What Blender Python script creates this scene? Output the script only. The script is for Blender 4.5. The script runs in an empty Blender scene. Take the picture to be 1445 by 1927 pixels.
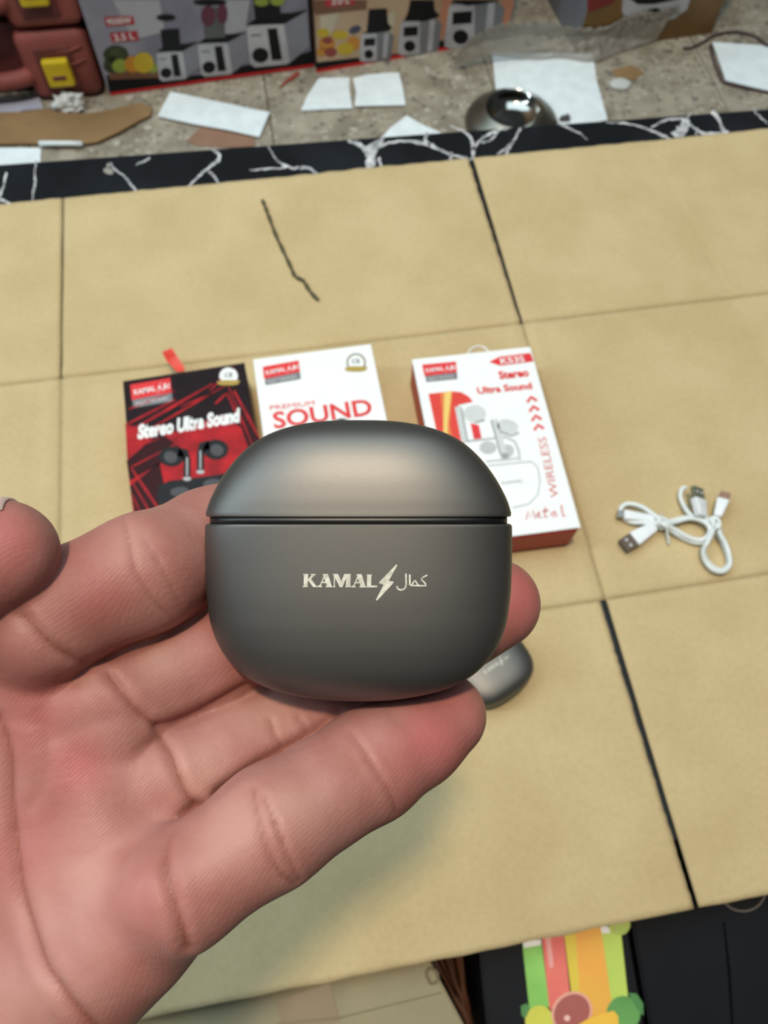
import bpy, bmesh, math, random
import numpy as np
from mathutils import Vector, Matrix, noise
random.seed(7); np.random.seed(7)
C = bpy.context.scene.collection
PI = math.pi

# ------------------------------------------------------------------ camera
F_PX, H_CAM, CX, CY = 1420.0, 0.55, 722.5, 963.5
v1 = np.array([-579., 3143., -F_PX]); v2 = np.array([14980., 2133., -F_PX])
ay = v1/np.linalg.norm(v1); ax = v2/np.linalg.norm(v2); ax = ax-(ax@ay)*ay; ax /= np.linalg.norm(ax)
R = np.array([ax, ay, np.cross(ax, ay)])              # camera -> world
CAM = np.array([0., 0., H_CAM])
cd = bpy.data.cameras.new('camera'); cam = bpy.data.objects.new('camera', cd); C.objects.link(cam)
m4 = Matrix([[*R[0], 0], [*R[1], 0], [*R[2], H_CAM], [0, 0, 0, 1]]); cam.matrix_world = m4
cd.sensor_fit = 'VERTICAL'; cd.sensor_height = 36.0; cd.sensor_width = 27.0; cd.lens = 36.0*F_PX/1927.0
cd.clip_start = 0.01; cd.clip_end = 50
cd.dof.use_dof = True; cd.dof.focus_distance = 0.138; cd.dof.aperture_fstop = 30.0
bpy.context.scene.camera = cam

# ------------------------------------------------------------------ world, lights, exposure
w = bpy.data.worlds.new('shop_air'); bpy.context.scene.world = w; w.use_nodes = True
bg = w.node_tree.nodes['Background']; bg.inputs[0].default_value = (0.66, 0.74, 0.76, 1); bg.inputs[1].default_value = 0.06
def area(name, loc, size, power, col, target=(0, 0.3, 0), sy=None):
    l = bpy.data.lights.new(name, 'AREA'); l.size = size; l.energy = power; l.color = col
    if sy: l.shape = 'RECTANGLE'; l.size_y = sy
    o = bpy.data.objects.new(name, l); C.objects.link(o); o.location = loc
    o.rotation_euler = (Vector(target)-Vector(loc)).to_track_quat('-Z', 'Y').to_euler(); return o
area('ceiling_spot_light', (-0.10, 0.12, 2.5), 0.15, 34, (1.0, 0.78, 0.54), (0.1, 0.15, 0))
area('ceiling_panel_light', (-0.3, 1.05, 2.7), 3.6, 67, (0.75, 0.95, 1.04), (-0.3, 0.7, 0), 2.8)
area('ceiling_tube_light', (-1.6, 0.4, 1.5), 0.25, 14, (0.76, 0.93, 1.02), (0, 0.2, 0.3), 1.4)
vs = bpy.context.scene.view_settings
bpy.context.scene.display_settings.display_device = 'sRGB'
vs.view_transform = 'Standard'; vs.look = 'None'; vs.gamma = 1.0; vs.use_curve_mapping = False; vs.exposure = 0.0

# ------------------------------------------------------------------ helpers
def ray(px, py):
    return R@np.array([px-CX, CY-py, -F_PX])
class Plane:                                        # a real plane in the place, with its own origin and normal
    def __init__(s, o, n): s.o = np.array(o, float); s.n = np.array(n, float)/np.linalg.norm(n)
    def at(s, px, py, lift=0.0):
        d = ray(px, py); o = s.o+s.n*lift; t = ((o-CAM)@s.n)/(d@s.n); return CAM+d*t
def hz(z): return Plane((0, 0, z), (0, 0, 1))
FLOOR = -0.35
def srgb(r, g, b):
    f = lambda c: ((c/255+0.055)/1.055)**2.4 if c/255 > 0.04045 else c/255/12.92
    return (f(r), f(g), f(b), 1)
def mat(name, col, rough=0.6, metal=0.0, col2=None, nscale=40, bump=0.0, bscale=300, spec=0.5, coords='Object', ramp=(0.35, 0.65)):
    m = bpy.data.materials.new(name); m.use_nodes = True; nt = m.node_tree; N = nt.nodes; L = nt.links
    b = N['Principled BSDF']; b.inputs['Base Color'].default_value = col; b.inputs['Roughness'].default_value = rough
    b.inputs['Metallic'].default_value = metal; b.inputs['Specular IOR Level'].default_value = spec
    tc = N.new('ShaderNodeTexCoord')
    if col2 is None: col2 = tuple(c*0.9 for c in col[:3])+(1,)
    n = N.new('ShaderNodeTexNoise'); n.inputs['Scale'].default_value = nscale; n.inputs['Detail'].default_value = 5
    L.new(tc.outputs[coords], n.inputs['Vector'])
    r = N.new('ShaderNodeValToRGB'); r.color_ramp.elements[0].position = ramp[0]; r.color_ramp.elements[1].position = ramp[1]
    r.color_ramp.elements[0].color = col; r.color_ramp.elements[1].color = col2
    L.new(n.outputs['Fac'], r.inputs[0]); L.new(r.outputs[0], b.inputs['Base Color'])
    if bump:
        n2 = N.new('ShaderNodeTexNoise'); n2.inputs['Scale'].default_value = bscale; n2.inputs['Detail'].default_value = 4
        L.new(tc.outputs[coords], n2.inputs['Vector'])
        bp = N.new('ShaderNodeBump'); bp.inputs['Strength'].default_value = bump; bp.inputs['Distance'].default_value = 0.002
        L.new(n2.outputs['Fac'], bp.inputs['Height']); L.new(bp.outputs[0], b.inputs['Normal'])
    return m
def link(name, me, m, parent=None, smooth=False):
    o = bpy.data.objects.new(name, me); C.objects.link(o)
    if m and not me.materials: me.materials.append(m)
    if parent: o.parent = parent; o.matrix_parent_inverse = parent.matrix_world.inverted()
    if smooth:
        for p in me.polygons: p.use_smooth = True
    return o
def tag(o, label, cat, group=None):
    o['label'] = label; o['category'] = cat
    if group: o['group'] = group
    return o
def empty(name, loc, label, cat, group=None, rot=(0, 0, 0)):
    o = bpy.data.objects.new(name, None); C.objects.link(o); o.location = loc; o.rotation_euler = rot
    o.empty_display_size = 0.02
    o.matrix_world = Matrix.Translation(loc)@Matrix.Rotation(rot[2], 4, 'Z')
    return tag(o, label, cat, group)
def mesh(name, vs_, fs, m, parent=None, smooth=False):
    me = bpy.data.meshes.new(name); me.from_pydata([tuple(map(float, v)) for v in vs_], [], fs); me.update()
    return link(name, me, m, parent, smooth)
def frombm(name, bm, m, parent=None, smooth=False):
    bmesh.ops.recalc_face_normals(bm, faces=bm.faces)
    me = bpy.data.meshes.new(name); bm.to_mesh(me); bm.free(); return link(name, me, m, parent, smooth)
def bm_box(bm, lo, hi, bev=0.0, seg=2, M=None):
    r = bmesh.ops.create_cube(bm, size=1.0); vs_ = r['verts']
    for v in vs_:
        v.co = Vector([(lo[i]+hi[i])/2+v.co[i]*(hi[i]-lo[i]) for i in range(3)])
    if bev:
        es = list({e for v in vs_ for e in v.link_edges})
        rr = bmesh.ops.bevel(bm, geom=es, offset=bev, segments=seg, profile=0.5, affect='EDGES')
        vs_ = list({v for f in rr['faces'] for v in f.verts} | {v for v in vs_ if v.is_valid})
    if M is not None:
        for v in vs_: v.co = M@v.co
def box(name, lo, hi, m, parent=None, bev=0.0, seg=2, M=None, smooth=False):
    bm = bmesh.new(); bm_box(bm, lo, hi, bev, seg, M); return frombm(name, bm, m, parent, smooth)
def catmull(pts, n=8):
    P = [np.array(p, float) for p in pts]; P = [2*P[0]-P[1]]+P+[2*P[-1]-P[-2]]; out = []
    for i in range(1, len(P)-2):
        for k in range(n):
            t = k/n
            out.append(0.5*((2*P[i])+(P[i+1]-P[i-1])*t+(2*P[i-1]-5*P[i]+4*P[i+1]-P[i+2])*t*t+(3*P[i]-P[i-1]-3*P[i+1]+P[i+2])*t**3))
    out.append(P[-2]); return out
def bm_tube(bm, pts, rad, seg=10, flat=1.0):
    rings = []; pts = [Vector(p) for p in pts]; up = Vector((0, 0, 1))
    for i, p in enumerate(pts):
        d = (pts[min(i+1, len(pts)-1)]-pts[max(i-1, 0)]).normalized()
        s = d.cross(up)
        if s.length < 1e-4: s = d.cross(Vector((0, 1, 0)))
        s.normalize(); u = s.cross(d).normalized(); r = rad[i] if isinstance(rad, (list, tuple)) else rad
        rings.append([bm.verts.new(p+(s*math.cos(a)+u*math.sin(a)*flat)*r) for a in [2*PI*k/seg for k in range(seg)]])
    for a, b in zip(rings, rings[1:]):
        for k in range(seg): bm.faces.new((a[k], a[(k+1) % seg], b[(k+1) % seg], b[k]))
    bm.faces.new(rings[0][::-1]); bm.faces.new(rings[-1])
def tube(name, pts, rad, m, parent=None, seg=10):
    bm = bmesh.new(); bm_tube(bm, pts, rad, seg); return frombm(name, bm, m, parent, True)
# printed matter: thin flat ink shapes on a real face. polys are lists of face points measured on that face
def _ink(name, polys, pl, m, parent, lift, fn):
    bm = bmesh.new()
    for poly in polys:
        vs_ = [bm.verts.new(Vector(fn(*p) if fn else pl.at(p[0], p[1], lift))) for p in poly]
        try: bm.faces.new(vs_)
        except ValueError: pass
    bmesh.ops.remove_doubles(bm, verts=bm.verts, dist=1e-6)
    bmesh.ops.triangulate(bm, faces=bm.faces)
    return frombm(name, bm, m, parent)
def ink(name, polys, pl, m, parent, lift=0.0003, fn=None):
    """pieces that do not touch become objects of their own, except the strokes of one word"""
    if fn or 'lettering' in name or 'script' in name or parent is None: return _ink(name, polys, pl, m, parent, lift, fn)
    bb = [(min(p[0] for p in q)-.3, min(p[1] for p in q)-.3, max(p[0] for p in q)+.3, max(p[1] for p in q)+.3) for q in polys]
    grp = list(range(len(polys)))
    for a in range(len(polys)):
        for b in range(a):
            A, B = bb[a], bb[b]
            if A[0] < B[2] and B[0] < A[2] and A[1] < B[3] and B[1] < A[3] and grp[a] != grp[b]:
                ga, gb = grp[a], grp[b]; grp = [gb if g_ == ga else g_ for g_ in grp]
    for g_ in dict.fromkeys(grp): o = _ink(name, [q for q, h in zip(polys, grp) if h == g_], pl, m, parent, lift, fn)
    return o
def stroke(pts, wd):                                # polyline -> list of quads
    out = []; pts = [np.array(p, float) for p in pts]
    ws = wd if isinstance(wd, (list, tuple)) else [wd]*len(pts)
    nrm = []
    for i in range(len(pts)):
        d = pts[min(i+1, len(pts)-1)]-pts[max(i-1, 0)]; d /= max(np.linalg.norm(d), 1e-9); nrm.append(np.array([-d[1], d[0]]))
    for i in range(len(pts)-1):
        a, b = pts[i], pts[i+1]; na, nb = nrm[i]*ws[i]/2, nrm[i+1]*ws[i+1]/2
        out.append([tuple(a+na), tuple(b+nb), tuple(b-nb), tuple(a-na)])
    return out
def ell(cx, cy, rx, ry, n=20, rot=0, a0=0, a1=2*PI):
    c, s = math.cos(rot), math.sin(rot); full = abs(a1-a0-2*PI) < 1e-6; k = n if full else n+1
    return [(cx+rx*math.cos(t)*c-ry*math.sin(t)*s, cy+rx*math.cos(t)*s+ry*math.sin(t)*c) for t in [a0+(a1-a0)*i/n for i in range(k)]]
def text(name, s, pl, pL, pR, pT, m, parent, bold=0.0, shear=0.0, lift=0.0004, space=1.0):
    """lettering on face pl: baseline from pL to pR, cap height reaching pT (above pL)"""
    cu = bpy.data.curves.new(name, 'FONT'); cu.body = s; cu.offset = bold; cu.shear = shear; cu.space_character = space; cu.resolution_u = 3
    to = bpy.data.objects.new('tmp', cu); C.objects.link(to); dg = bpy.context.evaluated_depsgraph_get(); dg.update()
    me = bpy.data.meshes.new_from_object(to.evaluated_get(dg)); bpy.data.objects.remove(to); bpy.data.curves.remove(cu)
    co = np.array([v.co[:] for v in me.vertices]); x0, x1 = co[:, 0].min(), co[:, 0].max(); hcap = 0.70
    A = pl.at(*pL, lift); B = pl.at(*pR, lift); T = pl.at(*pT, lift)
    u = (B-A); W = np.linalg.norm(u); u /= W; v = np.cross(pl.n, u); v *= np.sign((T-A)@v); Hh = (T-A)@v
    for vv in me.vertices:
        q = A+u*((vv.co.x-x0)/(x1-x0)*W)+v*(vv.co.y/hcap*Hh); vv.co = Vector(q)
    me.materials.clear(); return link(name, me, m, parent)

# ------------------------------------------------------------------ materials
WHITE_INK = mat('white_ink', srgb(235, 238, 240), 0.5); RED_INK = mat('red_ink', srgb(222, 32, 36), 0.45)
GREY_INK = mat('grey_ink', srgb(118, 118, 124), 0.4); BLACK_INK = mat('black_ink', srgb(24, 24, 28), 0.5, spec=0.2)
DARKRED_INK = mat('dark_red_ink', srgb(120, 22, 28), 0.45); GOLD_INK = mat('gold_ink', srgb(176, 150, 60), 0.4)
PALEGREY_INK = mat('pale_grey_ink', srgb(205, 210, 212), 0.5); MIDGREY_INK = mat('mid_grey_ink', srgb(150, 155, 160), 0.5)
ORANGE_INK = mat('orange_ink', srgb(228, 120, 50), 0.45); YELLOW_INK = mat('yellow_ink', srgb(240, 205, 110), 0.45)
BROWN_INK = mat('brown_ink', srgb(125, 85, 65), 0.5)
PAPER = mat('white_paper', srgb(240, 250, 255), 0.8, bump=0.15, bscale=60)
CARD = mat('cardboard', srgb(199, 180, 140), 0.92, col2=srgb(190, 170, 129), nscale=14, bump=0.14, bscale=500, spec=0.2)
def card_specks():
    nt = CARD.node_tree; N = nt.nodes; L = nt.links; b = N['Principled BSDF']
    src = b.inputs['Base Color'].links[0].from_socket
    tc = N.new('ShaderNodeTexCoord'); n = N.new('ShaderNodeTexNoise'); n.inputs['Scale'].default_value = 260; n.inputs['Detail'].default_value = 3
    L.new(tc.outputs['Object'], n.inputs['Vector']); r = N.new('ShaderNodeValToRGB')
    r.color_ramp.elements[0].position = 0.30; r.color_ramp.elements[0].color = (0.93, 0.925, 0.91, 1); r.color_ramp.elements[1].position = 0.62; r.color_ramp.elements[1].color = (1, 1, 1, 1)
    L.new(n.outputs['Fac'], r.inputs[0]); mx = N.new('ShaderNodeMix'); mx.data_type = 'RGBA'; mx.blend_type = 'MULTIPLY'; mx.inputs['Factor'].default_value = 1
    L.new(src, mx.inputs[6]); L.new(r.outputs[0], mx.inputs[7]); L.new(mx.outputs[2], b.inputs['Base Color'])
card_specks()
CARD_DK = mat('old_cardboard', srgb(150, 122, 88), 0.9, col2=srgb(132, 106, 74), nscale=12, bump=0.3, bscale=250, spec=0.2)
MARBLE = mat('black_marble', srgb(18, 20, 24), 0.35, col2=srgb(34, 37, 42), nscale=9, ramp=(0.45, 0.8), spec=0.25)
VEIN = mat('white_marble_vein', srgb(225, 226, 230), 0.3, col2=srgb(130, 132, 138), nscale=90)

# ------------------------------------------------------------------ floor (terrazzo tiles)
def terrazzo():
    m = bpy.data.materials.new('terrazzo'); m.use_nodes = True; nt = m.node_tree; N = nt.nodes; L = nt.links
    b = N['Principled BSDF']; b.inputs['Roughness'].default_value = 0.45
    g = N.new('ShaderNodeNewGeometry')
    nz = N.new('ShaderNodeTexNoise'); nz.inputs['Scale'].default_value = 22; nz.inputs['Detail'].default_value = 6; L.new(g.outputs['Position'], nz.inputs['Vector'])
    base = N.new('ShaderNodeValToRGB'); e = base.color_ramp.elements
    e[0].position = 0.35; e[0].color = srgb(138, 130, 115); e[1].position = 0.68; e[1].color = srgb(176, 168, 152); L.new(nz.outputs['Fac'], base.inputs[0])
    prev = base.outputs[0]
    for sc, th, jit, pal in ((95, 0.40, 1, (srgb(196, 190, 178), srgb(120, 108, 92), srgb(78, 76, 74))), (38, 0.25, 1, (srgb(205, 200, 190), srgb(70, 72, 74), srgb(170, 160, 142)))):
        d = N.new('ShaderNodeVectorMath'); d.operation = 'ADD'; L.new(g.outputs['Position'], d.inputs[0])
        nn = N.new('ShaderNodeTexNoise'); nn.inputs['Scale'].default_value = 60; L.new(g.outputs['Position'], nn.inputs['Vector'])
        s = N.new('ShaderNodeVectorMath'); s.operation = 'SCALE'; s.inputs['Scale'].default_value = 0.012; L.new(nn.outputs['Color'], s.inputs[0]); L.new(s.outputs[0], d.inputs[1])
        v = N.new('ShaderNodeTexVoronoi'); v.inputs['Scale'].default_value = sc; L.new(d.outputs[0], v.inputs['Vector'])
        lt = N.new('ShaderNodeMath'); lt.operation = 'LESS_THAN'; lt.inputs[1].default_value = th; L.new(v.outputs['Distance'], lt.inputs[0])
        sp = N.new('ShaderNodeSeparateColor'); L.new(v.outputs['Color'], sp.inputs[0])
        cr = N.new('ShaderNodeValToRGB'); cr.color_ramp.interpolation = 'CONSTANT'; L.new(sp.outputs[0], cr.inputs[0])
        ee = cr.color_ramp.elements; ee[0].color = pal[0]; ee[1].position = 0.35; ee[1].color = pal[1]; e3 = ee.new(0.72); e3.color = pal[2]
        keep = N.new('ShaderNodeMath'); keep.operation = 'GREATER_THAN'; keep.inputs[1].default_value = 0.45; L.new(sp.outputs[1], keep.inputs[0])
        mu = N.new('ShaderNodeMath'); mu.operation = 'MULTIPLY'; L.new(lt.outputs[0], mu.inputs[0]); L.new(keep.outputs[0], mu.inputs[1])
        mm = N.new('ShaderNodeMath'); mm.operation = 'MULTIPLY'; mm.inputs[1].default_value = 0.6; L.new(mu.outputs[0], mm.inputs[0])
        mx = N.new('ShaderNodeMix'); mx.data_type = 'RGBA'; L.new(mm.outputs[0], mx.inputs['Factor']); L.new(prev, mx.inputs[6]); L.new(cr.outputs[0], mx.inputs[7]); prev = mx.outputs[2]
    L.new(prev, b.inputs['Base Color']); return m
TERR = terrazzo()
GROUT = mat('grout', srgb(92, 88, 80), 0.9)
fl = box('floor', (-2.4, -1.6, FLOOR-0.06), (3.0, 3.2, FLOOR-0.004), GROUT); fl['kind'] = 'structure'
T = 0.40
tm = bpy.data.meshes.new('tile'); bm = bmesh.new(); bm_box(bm, (0.001, 0.001, -0.008), (T-0.001, T-0.001, 0), 0.0008, 1); bmesh.ops.recalc_face_normals(bm, faces=bm.faces); bm.to_mesh(tm); bm.free(); tm.materials.append(TERR)
for i in range(-6, 7):
    for j in range(-3, 6):
        o = link('tile', tm, None, fl); o.location = (0.022+i*T, 0.505+j*T, FLOOR)

# ------------------------------------------------------------------ low marble counter
ct = empty('counter', (0.1, 0.33, FLOOR), 'low black counter with white veined marble top under the cardboard', 'counter')
bm = bmesh.new()
c4 = [(-0.9, -0.025), (1.3, -0.025), (1.3, 0.632), (-0.9, 0.700)]
top = [bm.verts.new((x, y, 0)) for x, y in c4]; bot = [bm.verts.new((x, y, -0.03)) for x, y in c4]
bm.faces.new(top); bm.faces.new(bot[::-1])
for k in range(4): bm.faces.new((top[k], bot[k], bot[(k+1) % 4], top[(k+1) % 4]))
bmesh.ops.bevel(bm, geom=list(bm.edges), offset=0.001, segments=2, affect='EDGES')
frombm('counter_top', bm, MARBLE, ct)
box('counter_body', (-0.86, -0.02, FLOOR), (1.26, 0.60, -0.030), mat('black_laminate', srgb(30, 30, 34), 0.5), ct)
tp = hz(0.0)
veins = [([(12, 325), (8, 345), (2, 362), (-4, 380)], [6, 4, 7, 6]), ([(68, 300), (66, 322), (66, 345), (62, 365), (60, 388)], [7, 4, 6, 4, 5]),
 ([(-5, 372), (12, 380), (38, 388)], [4, 6, 4]), ([(208, 305), (215, 318), (232, 330), (246, 346), (262, 366)], [3, 5, 3, 6, 5]), ([(255, 310), (268, 305), (282, 297)], [3, 5, 3]),
 ([(398, 281), (412, 290), (410, 302), (388, 320), (365, 340), (345, 360)], [3, 8, 8, 7, 6, 5]), ([(392, 322), (405, 334), (414, 352)], [6, 5, 3]),
 ([(505, 275), (520, 300), (545, 315), (580, 318), (606, 334)], [2, 4, 7, 4, 5]), ([(470, 320), (500, 318), (545, 316)], [2, 4, 3]), ([(558, 318), (580, 314), (606, 334)], [3, 3, 3]),
 ([(655, 264), (680, 275), (700, 300), (692, 322)], [5, 12, 20, 6]), ([(722, 258), (705, 280), (700, 300)], [10, 14, 18]), ([(700, 282), (745, 266), (800, 270), (845, 290), (888, 300)], [8, 6, 9, 5, 6]),
 ([(803, 250), (800, 262), (810, 275)], [12, 8, 5]), ([(712, 296), (718, 318)], [8, 4]), ([(848, 288), (848, 303)], [7, 6]), ([(850, 238), (880, 252), (890, 275), (890, 300)], [3, 5, 8, 6]),
 ([(955, 240), (930, 248), (905, 262), (890, 282)], [8, 6, 7, 8]), ([(938, 245), (925, 262), (905, 270)], [6, 5, 3]), ([(980, 240), (968, 262), (950, 280), (935, 290)], [6, 5, 5, 4]), ([(965, 265), (952, 290)], [7, 9]),
 ([(1050, 232), (1085, 248), (1105, 262)], [6, 4, 2]), ([(1140, 230), (1175, 232), (1210, 240), (1240, 252), (1262, 262)], [3, 4, 4, 6, 4]), ([(1225, 240), (1255, 225), (1290, 222), (1300, 212)], [4, 6, 4, 3]),
 ([(1292, 222), (1285, 240), (1270, 255)], [12, 24, 14]), ([(1295, 232), (1312, 245), (1330, 252), (1370, 248)], [4, 4, 8, 5]), ([(1340, 208), (1352, 225), (1362, 248)], [12, 9, 7]), ([(1312, 240), (1310, 254)], [3, 3]),
 ([(1418, 205), (1428, 218), (1445, 232)], [6, 4, 3])]
tp_lo, polys = 0, []
for pts, ws in veins:
    polys = []; pp = catmull([(a, b, c) for (a, b), c in zip(pts, ws)], 7)
    polys += stroke([(p[0]+random.uniform(-1, 1), min(p[1]+random.uniform(-1, 1), 400)) for p in pp], [max(1.0, p[2]*random.uniform(0.45, 1.0)) for p in pp])
    _ink('marble_vein', polys, tp, VEIN, ct, 0.0002, None)
for q in ([(685, 278), (705, 266), (722, 258), (716, 275), (706, 290), (700, 305), (690, 322), (687, 305), (694, 290)], [(1270, 258), (1262, 250), (1282, 240), (1286, 228), (1298, 230), (1294, 245), (1286, 257)]): _ink('marble_vein', [q], tp, VEIN, ct, 0.00025, None)
ink('plaster_smudge', [ell(204, 322, 10, 6, 10, 0.3), ell(204, 311, 4, 4, 8)], tp, mat('plaster', srgb(150, 146, 140), 0.9), ct, 0.0003)

# ------------------------------------------------------------------ big cardboard sheet (flattened carton)
sheet = empty('cardboard_sheet', (0.05, 0.28, 0), 'large unfolded tan cardboard carton sheet covering the marble counter', 'cardboard')
XS = [-0.46, -0.196, 0.2115, 0.66]; YS = [-0.066, 0.146, 0.411, 0.622]
def nz3(x, y, s, seed=0): return noise.noise(Vector((x*s, y*s, seed)))
def panel(name, x0, x1, y0, y1, gl, gr):
    """gl, gr: width of the cut at the left and right edge"""
    nx = max(8, int((x1-x0)/0.004)); ny = max(8, int((y1-y0)/0.004)); vs_, fs = [], []
    xl, xr = x0+gl, x1-gr
    for lay in (0, 1):
        for j in range(ny+1):
            for i in range(nx+1):
                u = i/nx; v = j/ny; y = y0+0.00005+(y1-y0-0.0001)*v
                a, b = x0+0.00005+gl*(0.75+0.5*nz3(3, y, 25, x0*9)), x1-0.00005-gr*(0.75+0.5*nz3(8, y, 25, x1*9))
                if gr > 0.002: b = x1-gr*(0.5+0.7*((y-y0)/(y1-y0) if y0 > 0.3 else (y-y0)/(y1-y0)*0.6+0.4))*(0.9+0.25*nz3(8, y, 110, 2)+0.15*nz3(8, y, 320, 7))
                x = a+(b-a)*u
                if y0 < 0 and j == 0: y += 0.0009*nz3(x, 0, 45, 5)
                if y1 > 0.6 and j == ny: y += 0.0014*nz3(x, 0, 70, 6)
                z = 0.0034
                if lay == 0:
                    for yy in YS[1:3]: z -= 0.0008*math.exp(-((y-yy)/0.0022)**2)-0.0007*math.exp(-((abs(y-yy)-0.006)/0.004)**2)
                    for xx in XS[1:3]:
                        if YS[1] <= y0 < YS[2]-0.01: z -= 0.0011*math.exp(-((x-xx)/0.0020)**2)-0.0010*math.exp(-((abs(x-xx)-0.010)/0.004)**2)+0.0009*math.exp(-((abs(x-xx+0.012)-0.006)/0.002)**2)
                    cx_ = 0.405+0.07*(0.5-y)              # soft handling crease on the right
                    z -= 0.0006*math.exp(-((x-cx_)/0.003)**2)
                    z += 0.0009*nz3(x, y, 7)+0.0004*nz3(x, y, 30, 3)
                    z = max(z, 0.0012)
                else: z = 0.0006
                vs_.append((x, y, z))
    n = (nx+1)*(ny+1); q = lambda i, j, l: l*n+j*(nx+1)+i
    for j in range(ny):
        for i in range(nx):
            fs.append((q(i, j, 0), q(i+1, j, 0), q(i+1, j+1, 0), q(i, j+1, 0))); fs.append((q(i, j, 1), q(i, j+1, 1), q(i+1, j+1, 1), q(i+1, j, 1)))
    for i in range(nx):
        fs.append((q(i, 0, 1), q(i+1, 0, 1), q(i+1, 0, 0), q(i, 0, 0))); fs.append((q(i, ny, 0), q(i+1, ny, 0), q(i+1, ny, 1), q(i, ny, 1)))
    for j in range(ny):
        fs.append((q(0, j, 0), q(0, j+1, 0), q(0, j+1, 1), q(0, j, 1))); fs.append((q(nx, j, 1), q(nx, j+1, 1), q(nx, j+1, 0), q(nx, j, 0)))
    return mesh(name, vs_, fs, CARD, sheet, True)
for j in range(3):
    for i in range(3):
        gl = gr = 0.0
        if j != 1:
            if i == 1: gl, gr = 0.0009, 0.0048
            if i == 0: gr = 0.0012
            if i == 2: gl = 0.0004
        panel('flap' if j != 1 else 'panel', XS[i], XS[i+1], YS[j], YS[j+1], gl, gr)

# dark wire on the sheet
top3 = hz(0.0048)
pts = [top3.at(*p) for p in [(494, 377), (500, 392), (506, 408), (518, 440), (532, 470), (546, 500), (555, 519), (567, 526), (572, 530), (584, 549), (599, 565)]]
tag(tube('wire_scrap', [tuple(p) for p in catmull(pts, 4)], [0.0016+0.0004*math.sin(i*1.7) for i in range(41)], mat('dull_wire', srgb(82, 80, 58), 0.6, 0.3)),
    'thin dark kinked wire scrap lying on upper part of the cardboard sheet', 'wire')

# ------------------------------------------------------------------ earbud retail boxes
SIDE_RED = mat('box_side_red', srgb(176, 34, 28), 0.45); SIDE_GOLD = mat('box_side_maroon', srgb(150, 70, 30), 0.4)
BOX_WHITE = mat('box_white_card', srgb(238, 242, 244), 0.4, col2=srgb(234, 238, 241), nscale=60)
BOX_BLACK = mat('box_black_card', srgb(26, 17, 21), 0.5, col2=srgb(36, 21, 26), nscale=60, spec=0.15)
def gift_box(TL, TR, ln, h, face, side, label):
    """box from its measured top edge on the plane at height h; ln = length toward the viewer"""
    pl = hz(h+0.0035); a = pl.at(*TL); b = pl.at(*TR); u = b-a; wd = np.linalg.norm(u); u /= wd; ang = math.atan2(u[1], u[0])
    o = empty('earbud_box', (float(a[0]), float(a[1]), 0.0036), label, 'box', 'earbud boxes on the cardboard', (0, 0, ang))
    M = o.matrix_world
    box('carton', (0.0004, -ln+0.0004, 0), (wd-0.0004, -0.0004, h-0.0009), side, o, 0.0012, 2, M)
    box('front_face', (0, -ln, h-0.0011), (wd, 0, h), face, o, 0.0005, 1, M)
    box('base_flap', (0.003, -ln-0.0006, 0.004), (wd-0.003, -ln+0.001, h-0.004), side, o, 0.0003, 1, M)
    return o, Plane((0, 0, h+0.0036), (0, 0, 1)), (a, u, wd)
b1, p1, f1 = gift_box((231, 717), (460, 682), 0.165, 0.035, BOX_BLACK, SIDE_GOLD, 'black and red earbud box with ribbon tab, leftmost of the three boxes')
b2, p2, f2 = gift_box((476, 676), (698, 647), 0.165, 0.035, BOX_WHITE, BOX_WHITE, 'white earbud box with large red SOUND lettering, middle of three boxes')
b3, p3, f3 = gift_box((775, 676), (998, 652), 0.166, 0.035, BOX_WHITE, SIDE_RED, 'white earbud box with red sides and chevrons, rightmost of the three boxes')
def brand_badge(pl, P, o):
    """P: TL, TR, BR, BL of the badge"""
    TL, TR, BR, BL = [np.array(p, float) for p in P]
    g = lambda u, v: tuple((TL*(1-u)+TR*u)*(1-v)+(BL*(1-u)+BR*u)*v)
    ink('logo_badge', [[g(0, 0), g(1, 0), g(1, .62), g(0, .66)]], pl, RED_INK, o, 0.0003)
    ink('logo_band', [[g(0.02, .66), g(1, .62), g(1, 1), g(0.02, 1)]], pl, GREY_INK, o, 0.0003)
    text('logo_lettering', 'KAMAL', pl, g(.08, .46), g(.62, .43), g(.08, .24), WHITE_INK, o, 0.02)
    ink('logo_bolt', [[g(.78, .08), g(.66, .36), g(.72, .36), g(.62, .60), g(.78, .30), g(.71, .30)]], pl, WHITE_INK, o, 0.0005)
    ar = []
    for s in ([(.84, .2), (.84, .42), (.80, .46), (.77, .40)], [(.87, .2), (.87, .42), (.90, .38), (.96, .42), (.93, .32), (.97, .22)]): ar += stroke([g(*q) for q in s], 2.0)
    ink('logo_script', ar, pl, WHITE_INK, o, 0.0005)
    text('band_lettering', 'ENJOY THE MUSIC', pl, g(.1, .92), g(.9, .90), g(.1, .76), PALEGREY_INK, o)
def seal(pl, c, o, dark):
    cx, cy = c
    ink('seal_rim', [ell(cx, cy, 17.5, 16.5, 28)], pl, GOLD_INK if not dark else WHITE_INK, o, 0.0003)
    ink('seal_disc', [ell(cx, cy, 15, 14, 28)], pl, BOX_WHITE, o, 0.0004)
    if not dark: ink('seal_ring', stroke(ell(cx, cy, 17, 16, 28)+[(cx+17, cy)], 2.0), pl, BLACK_INK, o, 0.00045)
    ink('seal_ribbon', [[(cx-22, cy+10), (cx-8, cy+7), (cx+8, cy+7), (cx+22, cy+8), (cx+18, cy+15), (cx+8, cy+17), (cx-8, cy+17), (cx-19, cy+16)]], pl, GOLD_INK, o, 0.0005)
    text('seal_lettering', 'CE', pl, (cx-8, cy+2), (cx+8, cy+1), (cx-8, cy-6), GREY_INK, o, 0.02)
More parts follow.
